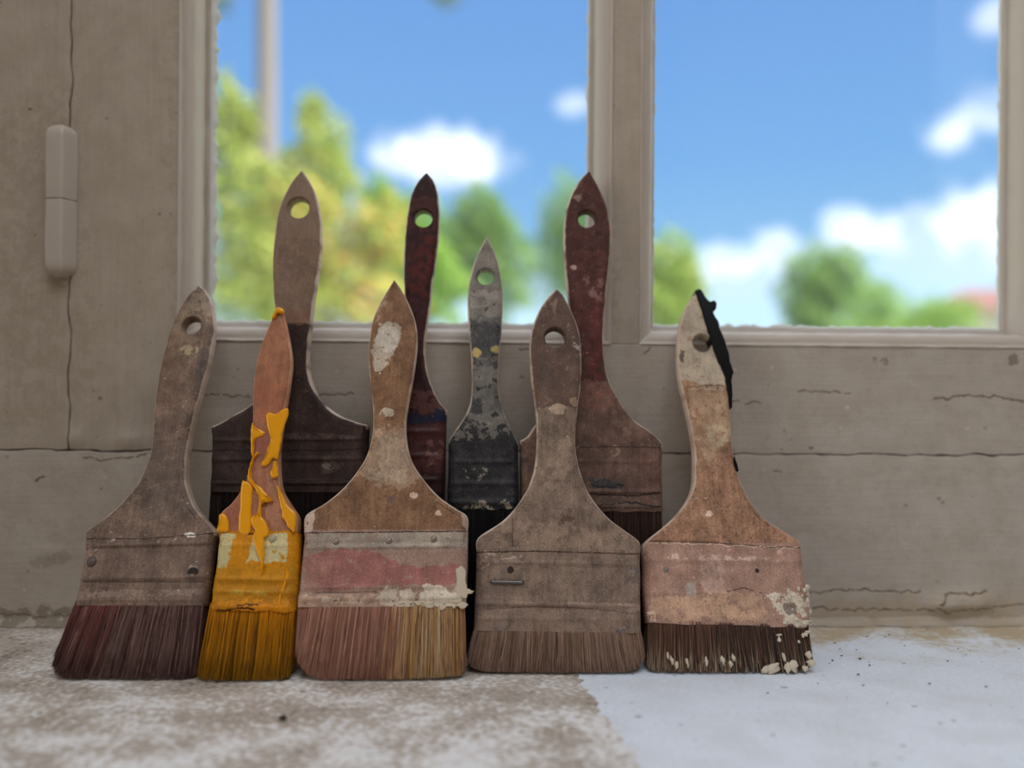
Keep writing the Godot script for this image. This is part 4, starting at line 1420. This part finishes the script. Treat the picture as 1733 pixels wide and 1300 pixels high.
	# 3 ---- widest pale wooden brush, no hole
	b = brush({"seed": 3, "label": "wide tan wooden brush with pink and white paint on its ferrule", "foot": [650, 1152], "lean": 15.5,
		"left": [666, 469, 651, 492, 636, 520, 626, 551, 622, 590, 624, 635, 629, 680, 630, 720, 624, 756, 610, 787, 582, 823, 549, 851, 516, 872, 513, 902],
		"right": [666, 469, 679, 487, 693, 515, 703, 546, 705, 582, 700, 624, 692, 669, 686, 708, 687, 742, 695, 776, 715, 809, 743, 840, 771, 860, 791, 874, 791, 899],
		"fer_left": [512, 902, 506, 960, 498, 1028], "fer_right": [792, 899, 791, 960, 788, 1026],
		"bottom": [500, 1105, 506, 1128, 522, 1145, 545, 1152, 650, 1153, 730, 1150, 775, 1147, 785, 1138],
		"ribs": [[0.14, -0.0006, 0.015], [0.20, 0.0006, 0.02], [0.24, -0.0003, 0.02], [0.74, 0.0005, 0.02], [0.80, -0.0006, 0.015], [0.88, 0.0011, 0.05]],
		"base": [[126, 90, 61], [110, 77, 52]], "grain": 0.16, "fine": 0.14,
		"specks": [[160, [196, 178, 158], 2.2, 60], [80, [70, 52, 40], 2.2, -30]],
		"daubs": [[[500, 896, 800, 896, 800, 1045, 490, 1045], [136, 108, 94], 1.0, 1.5, 1.0, -20], [[520, 903, 792, 900, 792, 928, 520, 930], [142, 130, 116], 0.8, 4, 0.8, 5], [[640, 900, 760, 900, 760, 925, 640, 925], [152, 142, 126], 0.6, 4, 0.6, 5],
			[[516, 945, 560, 928, 625, 930, 660, 945, 680, 955, 720, 958, 775, 953, 775, 985, 740, 994, 690, 990, 630, 992, 560, 1000, 520, 985], [138, 82, 76], 0.85, 7, 0.84, 30], [[518, 940, 560, 950, 545, 1000, 512, 1000], [142, 100, 86], 0.7, 8, 0.7, 10],
			[[505, 1008, 640, 1004, 650, 1035, 500, 1036], [164, 134, 110], 0.7, 6, 0.7, 20], [[545, 1010, 620, 1012, 615, 1022, 545, 1020], [186, 164, 144], 0.8, 4, 0.6, 30], [[500, 930, 512, 925, 512, 1030, 498, 1030], [158, 126, 114], 0.7, 4, 0.7, 30], [[756, 1004, 792, 996, 794, 1032, 745, 1032], [178, 150, 104], 0.8, 6, 0.8, 30],
			[[716, 992, 722, 987, 735, 990, 750, 992, 758, 998, 764, 1003, 772, 990, 790, 990, 793, 1030, 740, 1034, 700, 1036, 708, 1016], [180, 168, 148], 0.95, 5, 0.9, 50], [[644, 1000, 654, 992, 664, 994, 676, 992, 682, 1000, 692, 994, 698, 1000, 702, 1014, 700, 1034, 670, 1030, 650, 1024, 636, 1012], [176, 162, 142], 0.85, 5, 0.85, 45], [[640, 545, 658, 540, 676, 548, 678, 562, 668, 590, 655, 615, 640, 632, 630, 620, 628, 590], [176, 166, 152], 0.72, 6, 0.72, 35], [[655, 570, 20, 24], [188, 180, 168], 0.6, 4, 0.8, 20], [[640, 500, 655, 495, 650, 525, 632, 545], [168, 152, 134], 0.6, 6, 0.5, 25], [[654, 697, 12, 8], [186, 172, 152], 0.8, 4, 0.7, 40], [[632, 722, 690, 726, 700, 775, 715, 805, 680, 830, 640, 820, 605, 800, 625, 755], [150, 128, 106], 0.6, 16, 0.9, 15], [[625, 790, 690, 790, 690, 815, 620, 812], [168, 148, 126], 0.55, 12, 0.8, 15], [[640, 735, 682, 740, 690, 790, 640, 790], [160, 140, 118], 0.5, 14, 0.8, 10],
			[[700, 838, 7, 6], [196, 166, 146], 0.9, 2, 0.9, 60], [[741, 868, 5, 5], [196, 170, 150], 0.9, 2, 0.9, 60], [[660, 845, 6, 7], [84, 70, 66], 0.7, 2, 0.7, 0], [[640, 732, 6, 8], [176, 140, 112], 0.8, 2, 0.8, 40], [[515, 872, 532, 862, 530, 895, 522, 905, 513, 902], [186, 164, 150], 0.85, 4, 0.9, 40], [[780, 865, 793, 872, 793, 898, 784, 890], [172, 148, 130], 0.7, 4, 0.7, 30], [[620, 640, 640, 660, 700, 700, 700, 640], [136, 92, 58], 0.4, 12, 0.6, 0]],
		"cracks": [[[512, 902, 650, 901, 792, 899], [60, 44, 36], 0.9, 0.8], [[535, 1003, 640, 1002], [84, 60, 46], 0.9, 0.8]],
		"rivets": [[568, 917, 6], [658, 915, 6], [734, 912, 6]],
		"hair": [[[146, 104, 88], [122, 84, 72]], [[174, 134, 112], [158, 118, 100], 0.0, 0.75, 0.35], [[160, 122, 66], [138, 98, 48], 0.62, 1.0, 0.75], [[196, 170, 130], [186, 150, 104], 0.6, 1.0, 0.22], [[186, 172, 152], [170, 150, 120], 0.66, 0.9, 0.3]], "hairs": 2900, "clump": 0.018, "uneven": 0.003})
	var crust := mat(own([168, 154, 134], BRUSH_GAIN), 0.7)
	ff = func(_y): return b.zc + b.hd + 0.0003
	skin_of_paint("paint_crust", b, [772, 966, 776, 960, 782, 959, 787, 966, 788, 985, 791, 1000, 790, 1012, 780, 1010, 770, 1000, 771, 985], ff, 0.0006, crust, b.ferrule, 0.0006, "dried off-white paint")
	for k in 26:
		var px := rng.randf_range(640, 790)
		var q: Vector2 = b.front.call(px, rng.randf_range(1000 if px > 700 else 1006, 1030))
		part("paint_crust", lump(Vector3(rng.randf_range(0.001, 0.004), rng.randf_range(0.0006, 0.0018), 0.0005), k + 50.0), crust, b.ferrule).position = Vector3(q.x, q.y, b.zc + b.hd + 0.0004)

	# 4 ---- brown-grey brush with a hole and a staple
	b = brush({"seed": 4, "label": "wide dusty brown brush with a hole in its handle and a staple in its ferrule", "foot": [940, 1141], "lean": 13.5,
		"left": [943, 484, 925, 503, 911, 526, 900, 557, 897, 590, 899, 635, 905, 680, 909, 720, 907, 776, 898, 815, 878, 851, 850, 882, 809, 910, 806, 933],
		"right": [943, 484, 955, 498, 971, 529, 982, 562, 985, 602, 984, 647, 979, 686, 975, 725, 975, 759, 983, 798, 999, 837, 1028, 874, 1056, 896, 1083, 917, 1084, 938],
		"hole": [940, 570, 17.5], "fer_left": [806, 932, 804, 1000, 801, 1068], "fer_right": [1086, 937, 1087, 1000, 1088, 1072],
		"bottom": [793, 1122, 798, 1132, 818, 1139, 940, 1141, 1060, 1140, 1080, 1134, 1092, 1117],
		"ribs": [[0.14, 0.0005, 0.02], [0.2, -0.0003, 0.02], [0.60, 0.0004, 0.03], [0.66, 0.0009, 0.025], [0.72, -0.0006, 0.03], [0.84, 0.0004, 0.03]],
		"base": [[120, 99, 84], [104, 85, 71]], "grain": 0.14, "specks": [[220, [166, 146, 128], 2.2, 60], [90, [60, 46, 38], 2.0, -30]],
		"daubs": [[[890, 560, 943, 480, 990, 560, 985, 690, 945, 684, 905, 690], [80, 60, 51], 0.9, 6, 0.92, 0], [[915, 620, 975, 620, 970, 680, 910, 684], [92, 71, 60], 0.5, 10, 0.6, 0], [[915, 590, 935, 590, 930, 670, 918, 670], [84, 70, 66], 0.5, 6, 0.6, 0], [[945, 691, 15, 10], [160, 138, 112], 0.8, 3, 0.9, 50], [[973, 678, 9, 9], [150, 120, 92], 0.8, 3, 0.9, 40], [[930, 510, 945, 500, 940, 530], [124, 100, 84], 0.7, 4, 0.8, 10], [[968, 575, 985, 580, 985, 605, 975, 590], [170, 158, 148], 0.8, 4, 0.5, 40], [[920, 740, 965, 740, 960, 830, 915, 830], [146, 122, 102], 0.5, 14, 0.6, 15], [[960, 875, 12, 12], [74, 56, 44], 0.7, 5, 0.6, -10], [[860, 880, 1060, 900, 1060, 930, 820, 925], [142, 116, 96], 0.5, 12, 0.6, 10],
			[[820, 930, 845, 940, 880, 942, 830, 952, 815, 965], [170, 148, 130], 0.7, 4, 0.45, 40], [[1055, 962, 1078, 958, 1080, 990, 1052, 995], [74, 72, 96], 0.6, 5, 0.4, 0], [[1050, 1068, 8, 5], [60, 56, 86], 0.7, 3, 0.6, 0], [[830, 1058, 850, 1050, 855, 1068, 835, 1068], [88, 84, 92], 0.5, 4, 0.5, 0], [[960, 1018, 1088, 1022, 1088, 1034, 960, 1028], [158, 130, 112], 0.6, 4, 0.8, 20], [[805, 1030, 960, 1020, 1086, 1036, 1086, 1070, 800, 1066], [122, 98, 82], 0.5, 8, 0.6, 5], [[806, 990, 860, 1000, 850, 1040, 802, 1040], [108, 88, 78], 0.5, 8, 0.6, 0]],
		"cracks": [[[806, 935, 900, 933, 1000, 936, 1086, 938], [58, 44, 36], 1.0, 0.8], [[868, 880, 867, 932], [70, 54, 44], 0.7], [[810, 1032, 900, 1027, 1000, 1030, 1080, 1040], [86, 66, 54], 0.7, 0.8]],
		"rivets": [[882, 944, 5], [1017, 953, 5, [84, 66, 56]]], "painted_nail_holes": [[864, 965, 4]],
		"hair": [[[130, 105, 90], [108, 86, 73]], [[162, 134, 114], [146, 118, 100], 0.0, 1.0, 0.3]], "hairs": 2900, "clump": 0.02, "uneven": 0.003})
	# staple: a bent wire clipped over the ferrule
	var st := Shape.new()
	var q0: Vector2 = b.front.call(832, 985)
	var q1: Vector2 = b.front.call(884, 986)
	var zs: float = b.zc + b.hd + 0.0009
	tube(st, Vector3(q0.x, q0.y, zs), Vector3(q1.x, q1.y, zs), 0.0012, 0.0012)
	tube(st, Vector3(q0.x, q0.y, zs), Vector3(q0.x - 0.0004, q0.y - 0.0002, zs - 0.003), 0.0010, 0.0009)
	tube(st, Vector3(q1.x, q1.y, zs), Vector3(q1.x + 0.0004, q1.y - 0.0002, zs - 0.003), 0.0010, 0.0009)
	part("staple", st.mesh(), mat(Color(0.16, 0.15, 0.145), 0.4, 0.8), b.ferrule).set_meta("label", "thin steel staple")

	# 5 ---- brush with the black paint on its handle
	b = brush({"seed": 5, "label": "wide rusty-pink brush with black paint along its pale handle", "foot": [1235, 1140], "lean": 20.0,
		"left": [1180, 491, 1165, 510, 1154, 538, 1149, 571, 1148, 604, 1151, 637, 1160, 676, 1168, 709, 1175, 748, 1177, 787, 1175, 820, 1162, 850, 1132, 884, 1092, 917, 1090, 936],
		"right": [1180, 491, 1192, 505, 1208, 530, 1220, 560, 1229, 598, 1235, 632, 1237, 676, 1239, 726, 1243, 770, 1251, 803, 1268, 842, 1293, 875, 1326, 897, 1355, 917, 1357, 931],
		"hole": [1190, 579, 16], "fer_left": [1089, 922, 1090, 990, 1097, 1054], "fer_right": [1358, 922, 1366, 980, 1376, 1002, 1375, 1062],
		"bottom": [1100, 1132, 1106, 1139, 1240, 1141, 1340, 1139, 1368, 1136, 1378, 1120],
		"ribs": [[0.2, 0.0005, 0.03], [0.28, -0.0003, 0.02], [0.62, 0.0006, 0.03], [0.90, 0.0005, 0.04]], "dent": 0.0016, "ragged": 0.0024, "relief": 0.07,
		"base": [[148, 108, 80], [130, 92, 68]], "grain": 0.2, "fine": 0.26, "specks": [[240, [196, 168, 146], 2.4, 60], [140, [84, 54, 40], 2.4, -40]],
		"daubs": [[[1148, 640, 1140, 560, 1180, 485, 1240, 560, 1242, 652, 1200, 648], [158, 144, 124], 0.9, 6, 0.92, 30], [[1165, 655, 1240, 655, 1242, 740, 1215, 760, 1200, 790, 1185, 770, 1172, 720], [154, 128, 98], 0.7, 10, 0.75, 20], [[1168, 690, 1185, 690, 1195, 760, 1180, 790], [120, 84, 60], 0.6, 8, 0.6, -10], [[1195, 720, 1240, 715, 1238, 745, 1205, 760], [170, 150, 118], 0.6, 8, 0.6, 15], [[1195, 640, 1230, 645, 1225, 660, 1170, 655], [172, 152, 128], 0.6, 4, 0.6, 30], [[1152, 590, 1160, 590, 1158, 610, 1152, 610], [70, 60, 52], 0.8, 3, 0.7, -20],
			[[1085, 918, 1360, 918, 1380, 1070, 1090, 1070], [146, 112, 96], 0.85, 2, 0.94, 5], [[1120, 935, 1220, 940, 1330, 945, 1330, 950, 1120, 946], [188, 160, 144], 0.7, 4, 0.5, 20], [[1180, 938, 1225, 940, 1225, 1000, 1190, 1010], [176, 142, 126], 0.6, 8, 0.7, 10], [[1160, 985, 1178, 985, 1176, 1015, 1158, 1015], [166, 158, 154], 0.6, 4, 0.6, 20], [[1100, 1010, 1180, 1005, 1230, 1000, 1290, 1010, 1300, 1050, 1100, 1050], [176, 138, 106], 0.7, 8, 0.75, 15], [[1290, 1005, 1350, 1000, 1376, 990, 1376, 1060, 1330, 1058, 1310, 1030], [186, 174, 154], 0.85, 8, 0.6, 60], [[1325, 1020, 1345, 1020, 1345, 1040, 1325, 1038], [92, 80, 72], 0.7, 5, 0.7, -20], [[1090, 945, 1110, 945, 1110, 1050, 1096, 1050], [146, 100, 78], 0.5, 6, 0.6, 0], [[1095, 1035, 1110, 1035, 1110, 1050, 1096, 1050], [190, 162, 142], 0.8, 4, 0.6, 40], [[1200, 868, 6, 5], [196, 172, 152], 0.9, 3, 0.8, 40]],
		"cracks": [[[1095, 915, 1200, 918, 1300, 926, 1355, 927], [72, 48, 36], 0.9, 0.8], [[1230, 1000, 1260, 996, 1290, 1004], [84, 56, 44], 0.9], [[1170, 655, 1200, 650, 1228, 652], [84, 64, 50], 0.9], [[1100, 918, 1350, 928], [190, 164, 146], 0.7]],
		"rivets": [[1235, 932, 5, [160, 120, 104]], [1320, 935, 6, [170, 136, 120]], [1128, 964, 5, [104, 92, 88]]], "painted_nail_holes": [[1282, 966, 2.5]],
		"hair": [[[92, 66, 52], [70, 50, 42]], [[112, 80, 62], [92, 62, 50], 0.0, 0.5, 0.4], [[54, 42, 40], [48, 38, 36], 0.4, 1.0, 0.5]], "hairs": 2600, "clump": 0.03, "hair_width": 0.0003, "tips": [[176, 158, 130], 0.3]})
	var black := mat(Color(0.004, 0.004, 0.005), 0.3)
	black.metallic_specular = 0.25
	hf = b.h_front
	var n5: Node = b.node
	skin_of_paint("black_paint", b, [1178, 491, 1183, 487, 1189, 490, 1195, 501, 1203, 509, 1209, 507, 1214, 512, 1212, 521, 1208, 527, 1214, 538, 1222, 560, 1232, 588, 1237, 612, 1242, 630, 1239, 638, 1240, 660, 1239, 689, 1236, 680, 1230, 652, 1224, 628, 1214, 608, 1206, 584, 1199, 560, 1190, 530, 1184, 510], hf, 0.0016, black, n5, 0.0013, "glossy black paint", 0.010)
	skin_of_paint("black_paint", b, [1243, 772, 1247, 782, 1250, 796, 1246, 794, 1243, 784], hf, 0.0003, black, n5, 0.0005, "glossy black paint", 0.008)
	var cream := mat(own([172, 160, 141], BRUSH_GAIN), 0.85)
	for k in 34:
		var px := rng.randf_range(1300, 1376)
		var py := rng.randf_range(990, 1090)
		if px < 1360 - (py - 985) * 0.2 and rng.randf() < 0.65:
			px = rng.randf_range(1352, 1377)
		var q: Vector2 = b.front.call(px, py)
		var o := part("paint_crust", lump(Vector3(rng.randf_range(0.0008, 0.002), rng.randf_range(0.0007, 0.0018), 0.0009), k), cream, b.ferrule)
		o.position = Vector3(q.x, q.y, b.zc + b.hd + 0.0003 - (0.004 if px > 1368 else 0.0))
	for a in [[1308, 1131, 0.0062, 0.0026, 0.45], [1296, 1134, 0.003, 0.002, 0.2], [1342, 1127, 0.0036, 0.0034, 0.2], [1333, 1132, 0.0022, 0.003, 0.0], [1137, 1118, 0.0012, 0.0028, 0.2], [1145, 1127, 0.0012, 0.0024, 0.0], [1163, 1122, 0.0010, 0.0028, 0.1], [1195, 1120, 0.0011, 0.003, 0.0], [1223, 1118, 0.0012, 0.0026, 0.3], [1236, 1124, 0.0014, 0.0022, 0.4], [1241, 1114, 0.0012, 0.0024, 0.2], [1130, 1109, 0.0010, 0.0024, 0.1], [1326, 1112, 0.0013, 0.0026, 0.1], [1372, 1122, 0.0026, 0.0022, 0.0], [1368, 1108, 0.002, 0.0022, 0.2], [1362, 1132, 0.002, 0.0018, 0.2]]:
		var q: Vector2 = b.front.call(a[0], a[1])
		var o := part("paint_chip", lump(Vector3(a[2], a[3], 0.0018), a[0]), cream, b.bristles)
		o.position = Vector3(q.x, maxf(q.y, a[3] * 1.1), 0.0004)
		o.rotation.z = a[4]

	# 6 ---- tall dark brush behind the yellow one
	brush({"seed": 6, "label": "tall brown brush with dark lower half standing behind the yellow-painted brush", "foot": [489, 0, -0.045], "lean": 7.6,
		"left": [509, 284, 495, 298, 480, 323, 468, 356, 461, 407, 459, 453, 461, 499, 467, 549, 470, 595, 465, 630, 450, 661, 421, 686, 396, 701, 373, 714, 356, 722, 356, 726],
		"right": [509, 284, 522, 303, 534, 331, 541, 372, 541, 417, 536, 463, 529, 504, 524, 549, 519, 595, 521, 631, 531, 661, 550, 686, 576, 704, 602, 714, 620, 719, 620, 724],
		"hole": [504, 350, 18], "fer_left": [356, 724, 350, 833], "fer_right": [622, 720, 619, 833],
		"ribs": [[0.2, 0.0006, 0.03], [0.5, 0.0006, 0.03], [0.86, 0.0008, 0.03]], "dent": 0.0014,
		"base": [[58, 42, 37], [44, 32, 29]], "fine": 0.3, "weather": 0.55, "dust": [96, 78, 68], "specks": [[200, [100, 82, 72], 2.2, 60], [50, [24, 18, 16], 2.0, -30]],
		"daubs": [[[440, 270, 560, 270, 560, 546, 500, 548, 440, 545], [118, 95, 78], 1.0, 3, 1.0, 10], [[470, 400, 540, 400, 530, 540, 465, 540], [106, 82, 66], 0.6, 14, 0.7, 0], [[480, 525, 535, 520, 530, 548, 480, 548], [122, 84, 64], 0.6, 6, 0.6, 10], [[545, 770, 580, 770, 580, 800, 545, 800], [84, 68, 60], 0.6, 6, 0.5, 30], [[555, 788, 10, 6], [128, 116, 106], 0.6, 4, 0.6, 30], [[480, 730, 600, 735, 600, 745, 480, 742], [84, 64, 54], 0.6, 6, 0.5, 30]],
		"cracks": [[[358, 762, 480, 765, 618, 760], [26, 18, 16], 1.2], [[355, 812, 480, 816, 618, 812], [26, 18, 16], 1.4], [[460, 546, 528, 548], [60, 40, 32], 0.8]],
		"hair": [[[42, 30, 28], [32, 24, 23]]], "hairs": 900, "uneven": 0.004})

	# 7 ---- slim dark red brush
	brush({"seed": 7, "label": "slim tall dark red brush with dark blue paint at its ferrule", "foot": [700, 0, -0.047], "lean": 7.4,
		"left": [721, 287, 706, 303, 694, 328, 688, 361, 684, 402, 682, 443, 683, 483, 684, 530, 684, 564, 682, 600, 676, 630, 664, 658, 652, 678, 640, 694, 640, 700],
		"right": [721, 287, 733, 301, 740, 323, 743, 356, 742, 392, 737, 438, 731, 478, 726, 524, 720, 564, 718, 595, 723, 630, 732, 658, 743, 679, 755, 694, 755, 700],
		"hole": [716, 368, 15.5], "fer_left": [639, 697, 637, 833], "fer_right": [755, 696, 752, 833],
		"ribs": [[0.25, 0.0006, 0.03], [0.55, 0.0006, 0.03], [0.85, 0.0006, 0.03]],
		"base": [[52, 24, 23], [40, 19, 19]], "weather": 0.5, "rough": 0.5, "specks": [[70, [150, 110, 100], 1.8, 40], [40, [34, 16, 16], 2.0, -20]],
		"daubs": [[[700, 395, 740, 395, 730, 500, 690, 510, 690, 440], [80, 24, 22], 0.7, 10, 0.6, 5], [[685, 330, 745, 330, 742, 390, 686, 390], [70, 36, 30], 0.7, 8, 0.7, 0], [[720, 290, 14, 12], [44, 30, 28], 0.7, 5, 0.8, 0], [[690, 500, 725, 510, 720, 600, 690, 600], [62, 30, 30], 0.7, 8, 0.7, 0], [[690, 655, 745, 665, 750, 700, 690, 700], [86, 50, 46], 0.7, 8, 0.7, 20], [[690, 700, 757, 700, 757, 712, 690, 718], [24, 28, 50], 0.95, 5, 0.9, 20], [[735, 690, 755, 695, 755, 712, 735, 712], [22, 28, 56], 0.9, 4, 0.9, 20], [[690, 718, 757, 716, 757, 800, 690, 800], [70, 34, 32], 0.7, 6, 0.8, 10], [[720, 745, 750, 740, 750, 780, 720, 790], [138, 92, 84], 0.5, 8, 0.5, 30]],
		"hair": [[[40, 28, 28], [30, 22, 22]]], "hairs": 500})

	# 8 ---- small black and grey brush
	brush({"seed": 8, "label": "small grey-handled brush with black tar-like paint and a yellow spot", "foot": [817, 0, -0.039], "lean": 9.4, "grip": 0.0046, "half": 0.0070,
		"left": [824, 397, 815, 412, 803, 438, 794, 473, 791, 509, 793, 554, 797, 605, 798, 651, 795, 681, 785, 706, 769, 729, 760, 744, 759, 750],
		"right": [824, 397, 834, 415, 844, 443, 850, 478, 851, 514, 849, 554, 845, 600, 843, 640, 846, 671, 852, 696, 862, 719, 875, 744, 876, 750],
		"hole": [822, 467, 14.5], "fer_left": [758, 747, 757, 800, 756, 862], "fer_right": [877, 748, 878, 800, 878, 862],
		"ribs": [[0.3, 0.0005, 0.03], [0.62, 0.0006, 0.04], [0.9, 0.0008, 0.04]], "dent": 0.0014, "ragged": 0.003, "relief": 0.07, "rough": 0.6,
		"base": [[44, 42, 44], [34, 33, 36]], "fine": 0.4, "specks": [[160, [120, 110, 96], 2.0, 60]],
		"daubs": [[[780, 390, 870, 390, 860, 545, 785, 540], [122, 115, 106], 0.95, 18, 0.95, 20], [[795, 490, 850, 485, 850, 512, 795, 520], [152, 142, 130], 0.6, 6, 0.6, 25], [[790, 535, 855, 535, 850, 625, 795, 625], [84, 82, 80], 0.75, 20, 0.8, 5], [[800, 450, 845, 455, 840, 490, 800, 485], [100, 94, 87], 0.6, 14, 0.5, 5], [[800, 600, 846, 600, 846, 640, 800, 640], [122, 116, 106], 0.6, 14, 0.5, 15], [[820, 560, 850, 560, 846, 660, 826, 660], [58, 58, 60], 0.5, 12, 0.5, 0], [[800, 545, 835, 540, 838, 590, 805, 595], [62, 62, 64], 0.7, 8, 0.6, 0], [[790, 620, 850, 620, 850, 680, 860, 720, 790, 712], [108, 103, 95], 0.8, 10, 0.85, 15], [[770, 715, 860, 690, 866, 735, 765, 745], [112, 106, 95], 0.7, 12, 0.5, 30], [[798, 670, 815, 668, 815, 700, 795, 700], [48, 47, 50], 0.8, 6, 0.7, 0], [[806, 595, 8, 8], [188, 160, 84], 0.95, 3, 1.0, 60], [[838, 590, 7, 7], [170, 148, 84], 0.9, 4, 0.8, 50], [[810, 420, 826, 420, 826, 450, 806, 450], [120, 108, 96], 0.6, 5, 0.6, 0], [[770, 790, 835, 792, 835, 812, 800, 815, 775, 800], [146, 134, 112], 0.7, 6, 0.3, 50], [[775, 845, 860, 845, 866, 862, 780, 862], [156, 142, 116], 0.8, 5, 0.4, 60]],
		"hair": [[[30, 28, 30], [24, 23, 25]]], "hairs": 600})

	# 9 ---- tall red-brown brush against the muntin
	brush({"seed": 9, "label": "tall red-brown brush with a wide cracked ferrule leaning on the muntin", "foot": [1000, 0, -0.045], "lean": 7.6,
		"left": [998, 284, 984, 298, 969, 323, 959, 351, 955, 392, 956, 433, 959, 473, 965, 529, 967, 570, 967, 605, 960, 636, 945, 671, 924, 700, 906, 719, 893, 738, 881, 746, 881, 752],
		"right": [998, 284, 1010, 303, 1025, 336, 1034, 372, 1035, 407, 1032, 448, 1028, 488, 1024, 529, 1022, 570, 1023, 605, 1029, 636, 1045, 671, 1070, 707, 1097, 727, 1120, 747, 1121, 757],
		"hole": [994, 369, 15], "fer_left": [881, 750, 881, 866], "fer_right": [1123, 755, 1125, 866],
		"ribs": [[0.25, 0.0004, 0.03], [0.7, 0.0007, 0.03], [0.92, 0.0006, 0.03]], "dent": 0.0012, "ragged": 0.002,
		"base": [[97, 72, 60], [83, 61, 51]], "specks": [[140, [160, 136, 122], 2.0, 50], [60, [48, 32, 28], 2.0, -30]],
		"daubs": [[[940, 275, 1050, 275, 1045, 480, 1030, 640, 1000, 650, 950, 640], [68, 38, 34], 0.95, 6, 0.95, 0], [[975, 420, 1030, 420, 1025, 560, 985, 600, 965, 520], [86, 45, 40], 0.6, 12, 0.6, 10], [[985, 465, 1020, 462, 1020, 510, 1000, 500], [128, 100, 92], 0.6, 6, 0.45, 30], [[1000, 500, 1015, 500, 1020, 640, 995, 640], [96, 38, 35], 0.6, 8, 0.5, 10], [[968, 330, 990, 322, 980, 340], [150, 120, 108], 0.7, 3, 0.6, 30], [[971, 451, 5, 5], [176, 148, 134], 0.8, 2, 0.9, 50], [[1012, 392, 6, 4], [44, 24, 24], 0.8, 2, 0.9, 0], [[985, 640, 1050, 650, 1060, 690, 980, 690], [112, 70, 58], 0.7, 14, 0.6, 5], [[1040, 690, 1090, 720, 1100, 745, 1040, 745], [112, 84, 70], 0.6, 12, 0.6, 10],
			[[880, 770, 895, 770, 895, 800, 880, 800], [56, 50, 50], 0.7, 5, 0.5, 0], [[995, 808, 1030, 810, 1058, 822, 1040, 828, 1000, 825], [56, 54, 58], 0.9, 5, 0.8, 20], [[1010, 838, 1120, 836, 1122, 858, 1010, 858], [76, 62, 54], 0.7, 6, 0.6, 0], [[1095, 765, 1120, 765, 1120, 800, 1100, 800], [108, 82, 70], 0.5, 6, 0.6, 10], [[1037, 762, 12, 10], [142, 116, 100], 0.6, 4, 0.6, 30], [[1080, 755, 1122, 757, 1122, 850, 1085, 850], [98, 66, 56], 0.5, 8, 0.6, 0]],
		"cracks": [[[980, 757, 1050, 756, 1122, 758], [52, 36, 30], 1.0, 0.8], [[1000, 836, 1060, 840, 1120, 834], [32, 24, 22], 1.6], [[1010, 856, 1060, 850, 1120, 858], [32, 24, 22], 1.6], [[1000, 822, 1030, 826, 1056, 820], [32, 28, 30], 1.4]],
		"hair": [[[84, 60, 52], [56, 42, 38]], [[42, 34, 32], [36, 30, 28], 0.0, 1.0, 0.4]], "hairs": 1000, "uneven": 0.004})


func crumbs() -> void:
	# loose dirt on the sill
	var dark := mat(Color(0.05, 0.04, 0.035), 0.9)
	var o := part("dirt_crumb", lump(Vector3(0.0022, 0.0013, 0.0016), 3.0), dark, self)
	var at := hit(478, 1217, Vector3.ZERO, Vector3.UP)
	o.position = at + Vector3(0, 0.0006, 0)
	tag(o, "dark crumb of dirt on the speckled plaster sill before the brushes", "crumb")
	var s := Shape.new()
	var spots := []
	for a in [[1420, 1098], [1432, 1092], [1448, 1100], [1455, 1115], [1473, 1126], [1472, 1121], [1385, 1157], [1433, 1181], [1460, 1160], [1502, 1190], [1300, 1173], [1570, 1065], [1627, 1076], [1628, 1111], [1562, 1106], [1700, 1150], [1410, 1118], [1425, 1110], [1726, 1098], [1670, 1162], [128, 1147], [60, 1140], [105, 1120], [1025, 1190]]:
		spots.append(hit(a[0] + rng.randf_range(-2, 2), a[1], Vector3.ZERO, Vector3.UP))
	for k in 12:
		spots.append(hit(rng.randf_range(1390, 1700), rng.randf_range(1070, 1180), Vector3.ZERO, Vector3.UP))
	for q in spots:
		var r := rng.randf_range(0.0002, 0.0006)
		var m := lump(Vector3(r * rng.randf_range(1, 2.2), r * 0.6, r), rng.randf() * 40)
		var arr := m.surface_get_arrays(0)
		var base := s.v.size()
		for k in arr[Mesh.ARRAY_VERTEX].size():
			s.v.append(arr[Mesh.ARRAY_VERTEX][k] + q + Vector3(0, r * 0.2, 0))
			s.n.append(arr[Mesh.ARRAY_NORMAL][k])
		for k in arr[Mesh.ARRAY_INDEX]:
			s.idx.append(base + k)
	o = part("dirt", s.mesh(), dark, self)
	tag(o, "fine dark grains of dirt scattered on the white painted sill", "dirt", "", "stuff")
